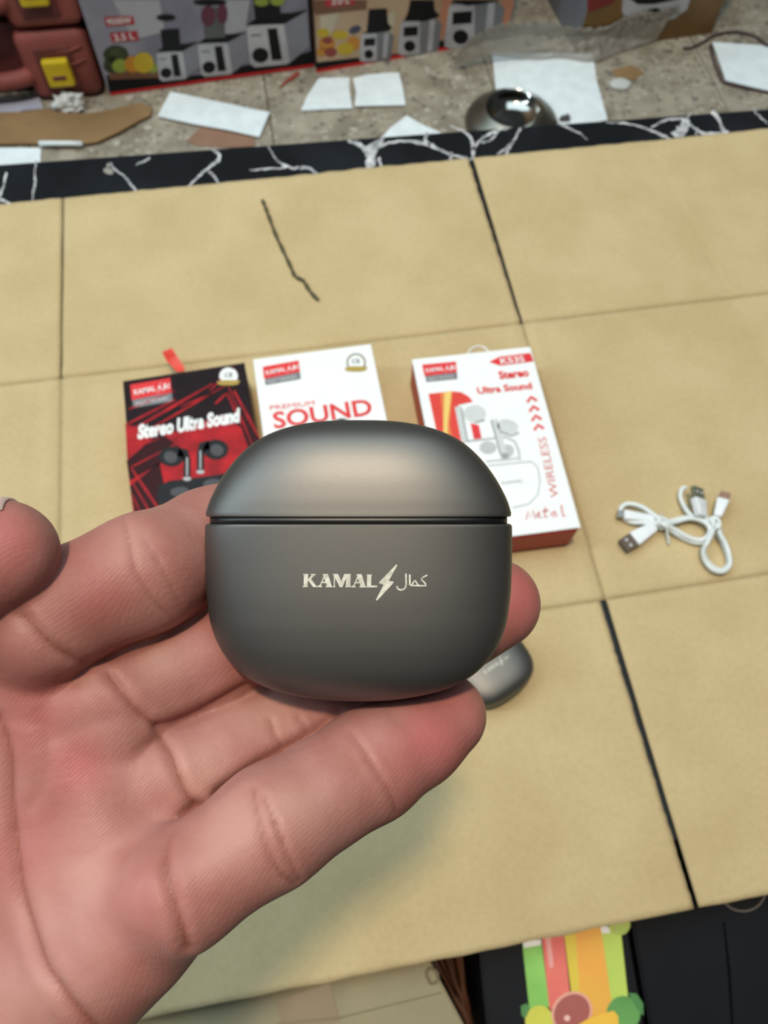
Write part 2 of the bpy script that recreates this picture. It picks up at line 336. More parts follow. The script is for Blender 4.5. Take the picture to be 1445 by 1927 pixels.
# box 1 art: red rays, badge, title, two black earbuds and case
def facemap(pl, TL, TR, dn):
    TL, TR = np.array(TL, float), np.array(TR, float); dn = np.array(dn, float)
    return lambda u, v: tuple(TL*(1-u)+TR*u+dn*v)
RAY = mat('red_ray_ink', srgb(190, 30, 38), 0.5, col2=srgb(130, 20, 28), nscale=50, spec=0.2)
ink('red_field', [[(236, 800), (330, 812), (420, 780), (463, 812), (487, 830), (487, 1000), (262, 1030), (250, 960), (240, 880)], [(252, 1010), (487, 975), (492, 1015), (262, 1045)]], p1, RAY, b1, 0.00025)
ink('black_wedge', [[(238, 868), (300, 812), (345, 848), (244, 905)], [(244, 915), (300, 870), (320, 960), (262, 1000)], [(452, 800), (462, 760), (489, 826), (489, 905)]], p1, mat('maroon_shadow_ink', srgb(52, 16, 22), 0.5, spec=0.15), b1, 0.00028)
rays = []
for a, b, wd in [((236, 800), (330, 752), 5), ((238, 815), (400, 722), 6), ((240, 832), (430, 722), 4), ((242, 770), (330, 735), 3), ((240, 845), (300, 825), 4),
                 ((395, 735), (440, 690), 3), ((405, 760), (428, 738), 5), ((426, 738), (455, 800), 5), ((440, 735), (489, 826), 6), ((430, 728), (480, 850), 3), ((245, 880), (400, 800), 4), ((300, 960), (245, 878), 6), ((280, 960), (247, 905), 5), ((262, 960), (249, 930), 4), ((340, 765), (400, 740), 3)]:
    rays += stroke([a, ((a[0]+b[0])/2, (a[1]+b[1])/2), b], [wd*.6, wd, wd*.4])
ink('red_ray', rays, p1, RAY, b1, 0.00032)
brand_badge(p1, [(245, 724), (320, 711), (325, 755), (249, 768)], b1); seal(p1, (430, 708), b1, True)
text('title_lettering', 'Stereo Ultra Sound', p1, (259, 825), (455, 792), (257, 801), WHITE_INK, b1, 0.06, 0.25, 0.0005)
def bud(cx, cy, s, pl, o, a, b, hl):
    ink('earbud_print', [ell(cx, cy, 24, 19, 20)]+stroke([(cx+s*12, cy-8), (cx+s*25, cy-6), (cx+s*29, cy+8), (cx+s*29, cy+42)], [20, 17, 14, 13]), pl, a, o, 0.00045)
    ink('earbud_tip_print', [ell(cx-s*2, cy+1, 13, 11, 16, 0.3)], pl, b, o, 0.0005)
    ink('earbud_shine_print', stroke([(cx+s*29, cy+2), (cx+s*29, cy+36)], [3, 3])+[ell(cx+s*29, cy+42, 8, 4, 8)], pl, hl, o, 0.00055)
DK = mat('ink_charcoal', srgb(28, 30, 34), 0.5, spec=0.2); MD = mat('ink_slate', srgb(78, 80, 84), 0.5, spec=0.2); LT = mat('ink_silver', srgb(178, 180, 184), 0.4)
bud(323, 859, 1, p1, b1, DK, MD, LT); bud(406, 846, -1, p1, b1, DK, MD, LT)
ink('case_print', [[(298, 915), (318, 905), (385, 897), (440, 889), (450, 905), (450, 960), (300, 960), (296, 935)]], p1, DK, b1, 0.00045)
ink('case_cup_print', [ell(338, 925, 18, 9, 14, -0.1), ell(400, 910, 18, 9, 14, -0.1)], p1, MD, b1, 0.0005)
# ribbon tab
rb = [(307, 668, 0), (325, 660, 0), (333, 672, 0), (347, 692, 0), (345, 699, 0), (332, 699, 0), (322, 688, 0), (314, 680, 0)]
bm = bmesh.new(); rp = hz(0.020); vv = [bm.verts.new(Vector(rp.at(x, y))+Vector((0, 0, 0.004 if i < 3 else 0))) for i, (x, y, _) in enumerate(rb)]
f = bm.faces.new(vv); r = bmesh.ops.extrude_face_region(bm, geom=[f])
for v in r['geom']:
    if isinstance(v, bmesh.types.BMVert): v.co.z -= 0.0008
bmesh.ops.triangulate(bm, faces=bm.faces); frombm('ribbon_tab', bm, mat('red_satin', srgb(225, 62, 40), 0.4), b1)
# box 2 art
brand_badge(p2, [(494, 690), (562, 678), (566, 713), (498, 725)], b2); seal(p2, (670, 682), b2, False)
text('small_title_lettering', 'PREMIUM', p2, (508, 772), (592, 762), (507, 763), RED_INK, b2, 0.0)
text('title_lettering', 'SOUND', p2, (516, 806), (702, 779), (513, 776), RED_INK, b2, 0.022)
ink('earbud_print', [ell(643, 800, 16, 13, 16), ell(620, 880, 70, 50, 30)], p2, DK, b2)
# box 3 art
brand_badge(p3, [(794, 686), (858, 680), (861, 713), (801, 719)], b3)
ink('model_arrow', [[(920, 681), (940, 671), (998, 664), (1004, 680), (941, 688)]], p3, RED_INK, b3)
text('model_lettering', 'K53S', p3, (943, 685), (988, 680), (941, 674), WHITE_INK, b3, 0.02, 0, 0.0005)
text('title_lettering', 'Stereo', p3, (940, 713), (996, 707), (938, 699), RED_INK, b3, 0.04)
text('title_lettering', 'Ultra Sound', p3, (899, 741), (1002, 731), (897, 729), RED_INK, b3, 0.035)
ch = []
for k in range(4):
    x, y = 1001+k*4.4, 750+k*17.5
    ch += stroke([(x-9, y+7), (x-2, y-3), (x+9, y+4)], 5.5)
ink('chevron', ch, p3, RED_INK, b3)
text('side_lettering', 'WIRELESS', p3, (1052, 935), (1027, 822), (1036, 937), mat('pale_red_ink', srgb(214, 92, 92), 0.5), b3, -0.004)
# script word
sc = []
for s in ([(990, 978), (994, 962), (998, 974), (1003, 960), (1008, 976)], [(1010, 970), (1017, 966), (1013, 962), (1011, 972), (1020, 974)], [(1026, 954), (1025, 974), (1031, 972)], [(1020, 962), (1033, 960)],
          [(1043, 962), (1036, 968), (1042, 973), (1045, 962), (1048, 972)], [(1056, 950), (1058, 964), (1060, 972), (1064, 970)]): sc += stroke(s, 2.4)
ink('script_lettering', sc, p3, mat('script_red_ink', srgb(206, 70, 70), 0.5), b3)
ink('flame_panel', [[(806, 741), (850, 736), (868, 738), (882, 746), (890, 756), (862, 762), (874, 836), (823, 820)]], p3, mat('flame_red_ink', srgb(224, 52, 34), 0.45), b3)
ink('flame_glow', [[(828, 739), (851, 736), (846, 800), (852, 826), (836, 818)]], p3, ORANGE_INK, b3, 0.0004)
ink('flame_core', [[(836, 739), (850, 736), (843, 790), (842, 822), (834, 816)]], p3, YELLOW_INK, b3, 0.0005)
ink('red_patch', [[(885, 796), (901, 800), (907, 828), (892, 828)]], p3, RED_INK, b3)
ink('earbud_print', stroke([(862, 765), (874, 832)], [13, 11])+[ell(893, 778, 21, 16, 20)]+stroke([(930, 789), (946, 850), (950, 860)], [11, 13, 12])+[ell(955, 802, 20, 13, 18, 0.2)], p3, PALEGREY_INK, b3, 0.0004)
ink('earbud_shade_print', stroke([(868, 768), (880, 832)], [3, 3])+stroke([(924, 790), (942, 856)], [3, 3])+[ell(950, 858, 8, 6, 10)]+stroke([(940, 812), (962, 820), (976, 814)], 3)+stroke([(893, 795), (912, 790)], 3), p3, MIDGREY_INK, b3, 0.0005)
ink('case_lid_print', stroke([(880, 830), (950, 822), (968, 830), (976, 848), (978, 866)], 4)+[ell(918, 842, 16, 12, 16)]+[ell(955, 848, 12, 12, 14)], p3, mat('ink_light_steel', srgb(186, 190, 194), 0.5), b3, 0.00038)
ink('case_print', stroke([(918, 876), (1000, 868), (1012, 880), (1016, 905), (1012, 930), (995, 948), (965, 955)], 3.0)+stroke([(915, 868), (975, 862)], 4), p3, mat('ink_soft_steel', srgb(196, 201, 204), 0.5), b3, 0.0004)
text('case_lettering', 'KAMAL', p3, (945, 912), (985, 907), (944, 906), MIDGREY_INK, b3)
# clear hang tab at the far edge
hp = hz(0.034); ht = [tuple(hp.at(*p)) for p in catmull([(878, 668), (888, 656), (900, 652), (912, 655), (920, 664)], 5)]
tube('hang_tab', ht, 0.0011, mat('clear_tab', srgb(225, 225, 222), 0.2), b3, 6)

# ------------------------------------------------------------------ appliance cartons on the floor
def floor_box(base_L, base_R, dep, h, m, label, side=None, grp=None):
    pf = hz(FLOOR); a = pf.at(*base_L); b = pf.at(*base_R); u = b-a; wd = np.linalg.norm(u); u /= wd; ang = math.atan2(u[1], u[0])
    o = empty('appliance_box', (float(a[0]), float(a[1]), FLOOR), label, 'box', grp, (0, 0, ang))
    box('carton', (0, 0.001, 0.0002), (wd, dep, h), side or m, o, 0.002, 2, o.matrix_world)
    box('front_panel', (0, 0, 0.0002), (wd, 0.0015, h), m, o, 0.0005, 1, o.matrix_world)
    n = np.array([u[1], -u[0], 0.])
    return o, Plane(a, n)
LILAC = mat('lilac_grey_print', srgb(150, 150, 168), 0.45, col2=srgb(112, 112, 130), nscale=9)
SILVER = mat('silver_print', srgb(196, 198, 206), 0.45, col2=srgb(178, 180, 190), nscale=30); SILVER_D = mat('dim_silver_print', srgb(140, 142, 156), 0.45)
a1, q1 = floor_box((207, 181), (587, 127.5), 0.05, 0.34, LILAC, 'grey lilac blender carton showing three white blenders, beside the red cases', BLACK_INK, 'blender cartons')
ink('black_strip', [[(200, 142), (262, 146), (330, 146), (400, 138), (470, 121), (540, 110), (590, 94), (591, 128), (207, 180)]], q1, BLACK_INK, a1, 0.0004)
ink('red_line', stroke([(207, 177), (590, 123)], 5), q1, RED_INK, a1, 0.0006)
ink('print_backdrop', [[(212, 0), (300, 0), (310, 60), (250, 75)], [(380, 0), (470, 0), (460, 70), (390, 60)]], q1, mat('pale_kitchen_print', srgb(176, 178, 188), 0.5), a1, 0.0003)
ink('table_print', [[(206, 130), (296, 128), (300, 146), (206, 150)]], q1, BROWN_INK, a1, 0.00045)
for (P, t, L_, R_, T_) in [([(196, 32), (250, 30), (254, 46), (200, 50)], '9500W', (203, 47), (248, 43), (201, 36)), ([(206, 62), (258, 58), (262, 76), (211, 80)], '2.5 L', (216, 77), (254, 73), (214, 65))]:
    ink('red_label', [P], q1, mat('label_red', srgb(178, 44, 56), 0.5), a1, 0.0006); text('label_lettering', t, q1, L_, R_, T_, WHITE_INK, a1, 0.02, 0, 0.0009)
FG = mat('leaf_print', srgb(70, 84, 50), 0.6, col2=srgb(40, 48, 34), nscale=60); FY = mat('citrus_print', srgb(206, 178, 46), 0.6); FO = mat('orange_print', srgb(204, 138, 46), 0.6); FL = mat('lime_print', srgb(150, 168, 70), 0.6)
ink('leaf_print', [ell(218, 103, 24, 18, 14), ell(212, 122, 18, 16, 12)], q1, FG, a1, 0.0006)
ink('lime_print', [ell(226, 124, 15, 13, 14), ell(288, 128, 9, 10, 10)], q1, FL, a1, 0.0007)
ink('orange_print', [ell(250, 121, 16, 16, 14)], q1, FO, a1, 0.0008); ink('lemon_print', [ell(270, 118, 19, 20, 16)], q1, FY, a1, 0.0009)
def mixer(q, o, ox, oy, s, tall):
    g = lambda x, y: (ox+x*s, oy+y*s)
    ink('blender_side_print', [[g(48, -2), g(80, -20), g(84, 26), g(56, 50)]], q, SILVER_D, o, 0.0007)
    ink('blender_body_print', [[g(0, 2), g(4, -2), g(50, -3), g(58, 46), g(54, 50), g(12, 54), g(6, 50)]], q, SILVER, o, 0.0008)
    ink('blender_top_print', [[g(0, -1), g(20, -16), g(60, -18), g(82, -22), g(50, -4)]], q, BLACK_INK, o, 0.0009)
    ink('blender_screen_print', [[g(28, 3), g(41, 2), g(48, 44), g(34, 45)]], q, BLACK_INK, o, 0.001)
    ink('blender_knob_print', [ell(*g(19, 38), 11*s, 10*s, 16)], q, BLACK_INK, o, 0.001); ink('knob_shine_print', [ell(*g(19, 38), 6*s, 5*s, 12)], q, DK, o, 0.0012)
    ink('brand_line_print', stroke([g(6, 12), g(20, 11)], 1.6*s), q, DK, o, 0.001)
    ink('jug_print', [[g(12, -10), g(8, -tall), g(44, -tall-2), g(46, -12)]], q, tall > 60 and mat('jug_smoke', srgb(88, 92, 92), 0.4) or DK, o, 0.00095)
mixer(q1, a1, 294, 100, 0.98, 45); mixer(q1, a1, 372, 84, 1.12, 62); mixer(q1, a1, 463, 50, 1.42, 50)
ink('jug_lid_print', [ell(312, 33, 18, 6, 14), ell(395, 4, 32, 6, 14)], q1, BLACK_INK, a1, 0.0011)
ink('berry_print', [ell(392, 30, 14, 20, 12), ell(418, 26, 10, 20, 12)], q1, mat('berry', srgb(98, 44, 66), 0.5), a1, 0.0011)
ink('salad_print', [ell(492, 4, 14, 8, 12), ell(522, 2, 14, 9, 12)], q1, FL, a1, 0.0011)

PEACH = mat('peach_print', srgb(176, 146, 120), 0.5, col2=srgb(196, 170, 142), nscale=8)
a2, q2 = floor_box((598, 136.6), (953, 74), 0.22, 0.34, PEACH, 'peach toned blender carton with red label, right of the grey blender carton', mat('brown_carton_side', srgb(96, 70, 56), 0.6), 'blender cartons')
ink('brown_strip', [[(588, 0), (690, 0), (690, 18), (593, 28)]], q2, BROWN_INK, a2, 0.0003)
ink('black_strip', [[(592, 118), (660, 110), (760, 100), (830, 76), (870, 86), (948, 48), (953, 75), (595, 135)]], q2, BLACK_INK, a2, 0.0004)
ink('red_line', stroke([(595, 134), (860, 88)], 7), q2, RED_INK, a2, 0.0006)
ink('peach_glow_print', [[(602, 30), (640, 24), (625, 60), (604, 80)], [(700, 40), (745, 20), (735, 90), (715, 95)]], q2, mat('cream_print', srgb(206, 196, 174), 0.5), a2, 0.0004)
ink('orange_glow_print', [[(832, 0), (850, 0), (842, 60), (825, 76)], [(945, 0), (968, 0), (958, 50), (940, 55)]], q2, mat('salmon_print', srgb(206, 140, 110), 0.5), a2, 0.0004)
ink('red_label', [[(610, 0), (668, 0), (668, 8), (614, 13)]], q2, mat('label_red2', srgb(190, 40, 60), 0.5), a2, 0.0006); text('label_lettering', '3.0 L', q2, (624, 9), (658, 6), (623, -4), WHITE_INK, a2, 0.02, 0, 0.0009)
ink('fruit_print', [ell(608, 62, 12, 9, 12), ell(640, 66, 16, 9, 12), ell(650, 92, 16, 12, 12)], q2, FY, a2, 0.0006)
ink('orange_print', [ell(615, 82, 16, 14, 12), ell(665, 82, 12, 14, 12), ell(604, 98, 8, 10, 10)], q2, FO, a2, 0.0005)
ink('berry_print', [ell(622, 98, 12, 9, 12), ell(616, 76, 10, 7, 10)], q2, mat('berry_red', srgb(146, 60, 48), 0.5), a2, 0.0007); ink('plum_print', [ell(668, 56, 12, 7, 12, -0.4)], q2, mat('plum', srgb(66, 66, 96), 0.5), a2, 0.0007)
def pod(q, o, x0, x1, y0, y1):
    w_, h_ = x1-x0, y1-y0; g = lambda u, v: (x0+w_*u, y0+h_*v)
    ink('blender_body_print', [[g(.1, .02), g(.85, -.04), g(1.0, .1), g(.9, .9), g(.7, 1.0), g(.15, 1.04), g(0, .95), g(.02, .6)]], q, mat('grey_body_print', srgb(128, 130, 138), 0.4), o, 0.0007)
    ink('blender_panel_print', [[g(.08, .05), g(.5, 0), g(.5, .95), g(.1, 1.0), g(0, .93), g(.03, .55)]], q, SILVER, o, 0.0008)
    ink('blender_stripe_print', [[g(.72, 0), g(.84, -.02), g(.78, .86), g(.66, .92)]], q, SILVER, o, 0.00085)
    ink('blender_screen_print', [[g(.14, .2), g(.46, .17), g(.45, .44), g(.13, .47)]], q, BLACK_INK, o, 0.0009)
    ink('blender_knob_print', [ell(*g(.27, .74), w_*.13, h_*.16, 16)], q, BLACK_INK, o, 0.0009)
pod(q2, a2, 676, 742, 62, 116); pod(q2, a2, 748, 832, 38, 104); pod(q2, a2, 836, 950, 6, 92)
ink('jug_base_print', [[(690, 60), (694, 18), (728, 16), (730, 44), (738, 52), (732, 58), (700, 63), (680, 62)], [(768, 22), (772, 0), (816, 0), (818, 20), (828, 30), (800, 40), (760, 40)], [(850, 4), (852, 0), (944, 0), (930, 4), (880, 11)]], q2, BLACK_INK, a2, 0.001)

GOLDB = mat('ochre_print', srgb(128, 98, 52), 0.5, col2=srgb(110, 82, 44), nscale=14)
a3, q3 = floor_box((1083, 100), (1338, 63), 0.22, 0.30, GOLDB, 'ochre cooking pot carton with grey side, at the far right of floor', mat('grey_carton_side', srgb(122, 126, 136), 0.5))
ink('pot_print', [[(1172, -5), (1300, -5), (1292, 18), (1270, 34), (1240, 45), (1195, 46), (1178, 40), (1170, 20)]], q3, mat('pot_white_print', srgb(192, 196, 206), 0.4), a3, 0.0006)
ink('pot_top_print', [[(1180, -6), (1292, -6), (1270, 0), (1230, 8), (1200, 8)]], q3, BLACK_INK, a3, 0.0008)
ink('pot_knob_print', [ell(1230, 26, 17, 11, 18, -0.15)], q3, BLACK_INK, a3, 0.0008)
ink('meat_print', [[(1104, -5), (1165, -5), (1150, 8), (1125, 16), (1106, 24)]], q3, mat('meat', srgb(130, 40, 42), 0.5), a3, 0.0006)

# ------------------------------------------------------------------ red tool cases
CASE_RED = mat('dusty_red_plastic', srgb(156, 82, 76), 0.65, col2=srgb(128, 66, 62), nscale=14, bump=0.1, bscale=90); CASE_DK = mat('dark_red_plastic', srgb(108, 52, 50), 0.65)
YEL = mat('yellow_plastic', srgb(222, 194, 30), 0.45)
def tool_case(z0, label, x1, latch_z):
    o = empty('tool_case', (x1-0.2, 1.38, z0), label, 'case', 'red tool cases')
    x0 = x1-0.40; h = 0.119
    box('body', (x0+0.006, 1.278, z0+0.004), (x1-0.004, 1.52, z0+h-0.003), CASE_DK, o, 0.016, 4, smooth=True)
    for s in (0, 1):
        a, b = (x1-0.115, x1) if s == 0 else (x0, x0+0.115)
        bm = bmesh.new(); bm_box(bm, (a, 1.250, z0+0.001), (b, 1.36, z0+h-0.001), 0.018, 5); frombm('corner_block', bm, CASE_RED, o, True)
        c = a+0.055 if s == 0 else a+0.060
        box('latch_recess', (c-0.030, 1.2475, z0+0.020), (c+0.030, 1.262, z0+h-0.024), CASE_DK, o, 0.004, 2)
        lt = box('latch', (c-0.021, 1.236, z0+latch_z), (c+0.021, 1.250, z0+latch_z+0.045), YEL, o, 0.004, 2)
        box('latch_slot', (c-0.011, 1.2350, z0+latch_z+0.014), (c+0.011, 1.238, z0+latch_z+0.021), CASE_DK, lt, 0.001, 1)
        for k in range(2):
            zz = z0+0.066+k*0.022 if s == 0 else z0+0.066+k*0.022
            tube('rib', [(b-0.012-(0 if s == 0 else 0.05), 1.2488, zz+0.006), (b-0.030-(0 if s == 0 else 0.03), 1.2482, zz), (b-0.052, 1.2485, zz-0.001)], 0.0016, CASE_RED, o, 6)
    bm = bmesh.new(); bm_tube(bm, catmull([(x0+0.100, 1.275, z0+0.045), (x0+0.125, 1.252, z0+0.045), (x0+0.20, 1.247, z0+0.045), (x1-0.125, 1.252, z0+0.045), (x1-0.100, 1.275, z0+0.045)], 6), 0.0135, 12)
    frombm('handle', bm, CASE_RED, o, True)
    return o
tool_case(FLOOR+0.0005, 'lower dusty red plastic tool case with yellow latch, resting on the floor', -0.2515, 0.034)
tool_case(FLOOR+0.1205, 'upper dusty red plastic tool case with yellow latch, stacked on the lower one', -0.246, 0.044)

# ------------------------------------------------------------------ scraps on the floor
def scrap(name, poly, z, m, label, cat, warp=0.003, th=0.0008, grp=None, seed=0, sub=3):
    pl = hz(z+0.002); bm = bmesh.new(); c = np.mean([pl.at(*p) for p in poly], axis=0)
    f = bm.faces.new([bm.verts.new(Vector(pl.at(*p))) for p in poly]); bmesh.ops.triangulate(bm, faces=[f])
    for _ in range(sub): bmesh.ops.subdivide_edges(bm, edges=[e for e in bm.edges if e.calc_length() > 0.012], cuts=1)
    bmesh.ops.triangulate(bm, faces=bm.faces)
    for v in bm.verts:
        v.co.z = z+0.0004+warp*(0.5+0.5*noise.noise(Vector((v.co.x*14, v.co.y*14, seed))))
    r = bmesh.ops.extrude_face_region(bm, geom=list(bm.faces))
    for v in r['geom']:
        if isinstance(v, bmesh.types.BMVert): v.co.z += th
    o = frombm(name, bm, m, None, False); return tag(o, label, cat, grp)
G = 'white paper scraps on the terrazzo floor'
scrap('paper_sheet', [(321, 175), (508, 213), (488, 259), (375, 236), (297, 220)], FLOOR+0.0022, PAPER, 'long white paper strip lying across a brown card piece', 'paper', 0.006, grp=G, seed=1)
scrap('cardboard_scrap', [(385, 232), (480, 260), (478, 275), (430, 277), (372, 274), (350, 265)], FLOOR, mat('pinkish_card', srgb(150, 116, 96), 0.9), 'small pinkish brown card piece tucked beneath a white paper strip', 'cardboard', 0.001, seed=2)
scrap('paper_sheet', [(600, 149), (658, 146), (657, 165), (663, 205), (566, 209), (578, 182)], FLOOR, PAPER, 'white paper with slanted left edge, left one of the side by side pair', 'paper', 0.004, grp=G, seed=3)
scrap('paper_sheet', [(664, 148), (690, 142), (750, 139), (757, 165), (763, 198), (667, 202), (670, 175)], FLOOR+0.001, PAPER, 'white paper with straight right edge, right one of the side by side pair', 'paper', 0.005, grp=G, seed=4)
scrap('paper_sheet', [(926, 100), (1115, 103), (1122, 150), (1143, 226), (1040, 250), (940, 250)], FLOOR, PAPER, 'large squarish white sheet behind the round metal dish', 'paper', 0.004, grp=G, seed=5)
scrap('paper_sheet', [(1340, 79), (1432, 86), (1475, 100), (1475, 178), (1365, 152)], FLOOR+0.004, PAPER, 'white paper square at the right edge with cable under it', 'paper', 0.003, grp=G, seed=6)
scrap('paper_sheet', [(-40, 278), (77, 279), (75, 330), (-40, 330)], FLOOR, PAPER, 'white paper strip beside the marble edge at far left', 'paper', 0.002, grp=G, seed=7)
scrap('paper_sheet', [(-30, 188), (74, 183), (82, 204), (40, 208), (22, 222), (-5, 212), (-30, 208)], FLOOR+0.004, mat('grey_paper', srgb(176, 178, 196), 0.8), 'greyish torn paper poking out in front of the lower tool case', 'paper', 0.002, grp=G, seed=8)
scrap('paper_sheet', [(765, 218), (795, 235), (830, 250), (800, 262), (715, 262), (735, 240)], FLOOR, PAPER, 'small white triangular paper corner rising behind the marble edge', 'paper', 0.003, grp=G, seed=9)
scrap('cardboard_scrap', [(-40, 215), (40, 214), (84, 208), (160, 218), (222, 206), (265, 197), (287, 205), (284, 220), (262, 230), (225, 252), (185, 270), (140, 276), (60, 273), (-40, 275)], FLOOR+0.001, CARD_DK, 'torn brown corrugated cardboard piece in front of the tool cases', 'cardboard', 0.005, 0.003, seed=10)
scrap('cardboard_scrap', [(1150, 132), (1190, 122), (1212, 135), (1195, 150), (1160, 146)], FLOOR, CARD_DK, 'tiny brown card fragment on floor behind the white round chip', 'cardboard', 0.001, seed=11)
tag(tube('paper_roll', [tuple(hz(FLOOR+0.010).at(*p)) for p in [(74, 270), (100, 270), (130, 270), (155, 271)]], 0.004, PAPER), 'thin rolled white paper stick on the brown cardboard piece', 'paper')
# white pebble-like chip and crumpled tissue, red strip
def lump(name, px, py, z, r, hgt, m, label, cat, amp=0.25, sub=3):
    bm = bmesh.new(); bmesh.ops.create_icosphere(bm, subdivisions=sub, radius=1.0); c = hz(z).at(px, py)
    for v in bm.verts:
        n = 1+amp*noise.noise(v.co*2.3+Vector((px, 0, 0)))+amp*.5*noise.noise(v.co*6)
        v.co = Vector((c[0]+v.co.x*r[0]*n, c[1]+v.co.y*r[1]*n, z+0.0004+max(0, (v.co.z+0.4))*hgt*n*0.7))
    return tag(frombm(name, bm, m, None, amp < 0.2), label, cat)
lump('stone_chip', 1166, 161, FLOOR, (0.020, 0.015), 0.008, mat('chalk', srgb(205, 208, 206), 0.8), 'flat white oval chip on the floor right of the square sheet', 'stone', 0.1)
lump('crumpled_tissue', 132, 200, FLOOR+0.006, (0.026, 0.018), 0.020, mat('foil_tissue', srgb(214, 216, 216), 0.45), 'small crumpled white tissue in front of the lower tool case', 'tissue', 0.55)
tag(ink('ribbon_scrap', stroke([(562, 136), (550, 146), (540, 152), (525, 166)], [9, 8, 6, 2]), hz(FLOOR+0.002), mat('faded_red', srgb(150, 66, 54), 0.6), None, 0.0), 'short faded red ribbon scrap below the grey blender carton', 'ribbon')
# transparent crumpled bag
def film_mat():
    m = bpy.data.materials.new('grey_film'); m.use_nodes = True; nt = m.node_tree; N = nt.nodes; L = nt.links
    b = N['Principled BSDF']; b.inputs['Base Color'].default_value = srgb(176, 170, 160); b.inputs['Roughness'].default_value = 0.3
    t = N.new('ShaderNodeBsdfTransparent'); mx = N.new('ShaderNodeMixShader'); n = N.new('ShaderNodeTexNoise'); n.inputs['Scale'].default_value = 18
    tc = N.new('ShaderNodeTexCoord'); mp = N.new('ShaderNodeMapping'); mp.inputs['Scale'].default_value = (0.6, 3, 1); L.new(tc.outputs['Object'], mp.inputs[0]); L.new(mp.outputs[0], n.inputs['Vector'])
    r = N.new('ShaderNodeValToRGB'); r.color_ramp.elements[0].position = .3; r.color_ramp.elements[0].color = (.25, .25, .25, 1); r.color_ramp.elements[1].position = .7; r.color_ramp.elements[1].color = (.7, .7, .7, 1)
    L.new(n.outputs['Fac'], r.inputs[0]); L.new(r.outputs[0], mx.inputs[0]); L.new(t.outputs[0], mx.inputs[1]); L.new(b.outputs[0], mx.inputs[2]); L.new(mx.outputs[0], N['Material Output'].inputs[0]); return m
up = catmull([(832, 122), (885, 84), (940, 66), (1000, 64), (1060, 68), (1110, 66), (1145, 48), (1180, 40), (1236, 36)], 16)
dn = catmull([(850, 128), (900, 112), (950, 112), (1010, 118), (1060, 116), (1110, 122), (1140, 112), (1175, 98), (1234, 80)], 16)
vs_, fs = [], []; nr = 24
for j in range(nr+1):
    for i in range(len(up)):
        p = np.array(dn[i])*(1-j/nr)+np.array(up[i])*j/nr; q = hz(FLOOR).at(*p)
        edge = math.sin(PI*j/nr)
        vs_.append((q[0], q[1]-0.0*edge, FLOOR+0.002+edge*(0.006+0.020*(1-min(1, 2.5*abs(nz3(q[0]*0.6, q[1]*1.6, 22))))+0.010*(1-min(1, 2.5*abs(nz3(q[0]+q[1]*.5, q[1]*2, 48, 4)))))))
n = len(up)
for j in range(nr):
    for i in range(n-1): fs.append((j*n+i, j*n+i+1, (j+1)*n+i+1, (j+1)*n+i))
bag = mesh('plastic_bag', vs_, fs, film_mat(), None, True); sm = bag.modifiers.new('thick', 'SOLIDIFY'); sm.thickness = 0.0004
for v in bag.data.vertices:                       # keep it in front of the pot carton's face
    d = (np.array(v.co)-q3.o)@q3.n
    if d < 0.003: v.co = Vector(np.array(v.co)+q3.n*(0.003-d)); v.co.z += min(0.05, (0.003-d)*0.8)
    d = (np.array(v.co)-q2.o)@q2.n
tag(bag, 'crumpled translucent grey plastic bag lying before the pot carton', 'bag')
# cables on the floor
CAB = mat('brown_cable', srgb(78, 58, 60), 0.5)
fz = hz(FLOOR+0.003)
def pxtube(name, pts, z, r, m, parent=None, n=6, zs=None):
    P = [np.array(hz(z+(zs[i] if zs else 0)).at(*p)) for i, p in enumerate(pts)]
    return tube(name, [tuple(p) for p in catmull(P, n)], r, m, parent)
tag(pxtube('floor_cable', [(1286, 90), (1300, 90), (1325, 78), (1345, 66), (1380, 60), (1415, 66), (1440, 82), (1480, 110)], FLOOR+0.003, 0.0026, CAB), 'thin brown cable arching over the white paper at right edge', 'cable')
tag(pxtube('floor_cable', [(1336, 84), (1342, 110), (1352, 138), (1362, 155), (1400, 165), (1480, 180)], FLOOR+0.0027, 0.0022, CAB), 'thin brown cable running under the left edge of right paper', 'cable')
# round metal dish
ds = hz(FLOOR+0.02).at(966, 212); prof = [(0.000, 0.006), (0.020, 0.0065), (0.034, 0.010), (0.040, 0.020), (0.0425, 0.027), (0.0445, 0.0285), (0.0465, 0.0275), (0.052, 0.022), (0.063, 0.015), (0.071, 0.007), (0.074, 0.001), (0.072, 0.0006)]
def lathe(name, prof, m, parent=None, S=48):
    bm = bmesh.new(); rings = []
    for r_, z_ in prof:
        rings.append([bm.verts.new((0, 0, z_))] if r_ == 0 else [bm.verts.new((r_*math.cos(2*PI*k/S), r_*math.sin(2*PI*k/S), z_)) for k in range(S)])
    for a, b in zip(rings, rings[1:]):
        for k in range(S):
            bm.faces.new((a[0], b[k], b[(k+1) % S]) if len(a) == 1 else (a[k], b[k], b[(k+1) % S], a[(k+1) % S]))
    o = frombm(name, bm, m, None, True); o.parent = parent; return o
dish = lathe('metal_dish', [(r_*1.1, z_) for r_, z_ in prof[5:]], mat('brushed_steel', srgb(150, 148, 138), 0.38, 1.0)); dish.location = (ds[0], ds[1], FLOOR+0.0003)
lathe('polished_bowl', [(r_*1.1, z_) for r_, z_ in prof[:6]], mat('stainless_steel', srgb(190, 188, 180), 0.12, 1.0), dish)
tag(dish, 'round shiny metal dish on floor, partly hidden by marble edge', 'dish')
lump('cork_crumb', 1062, 228, FLOOR+0.001, (0.010, 0.006), 0.010, mat('dark_crumb', srgb(90, 88, 90), 0.7), 'small dark crumb just right of the metal dish', 'crumb', 0.5)

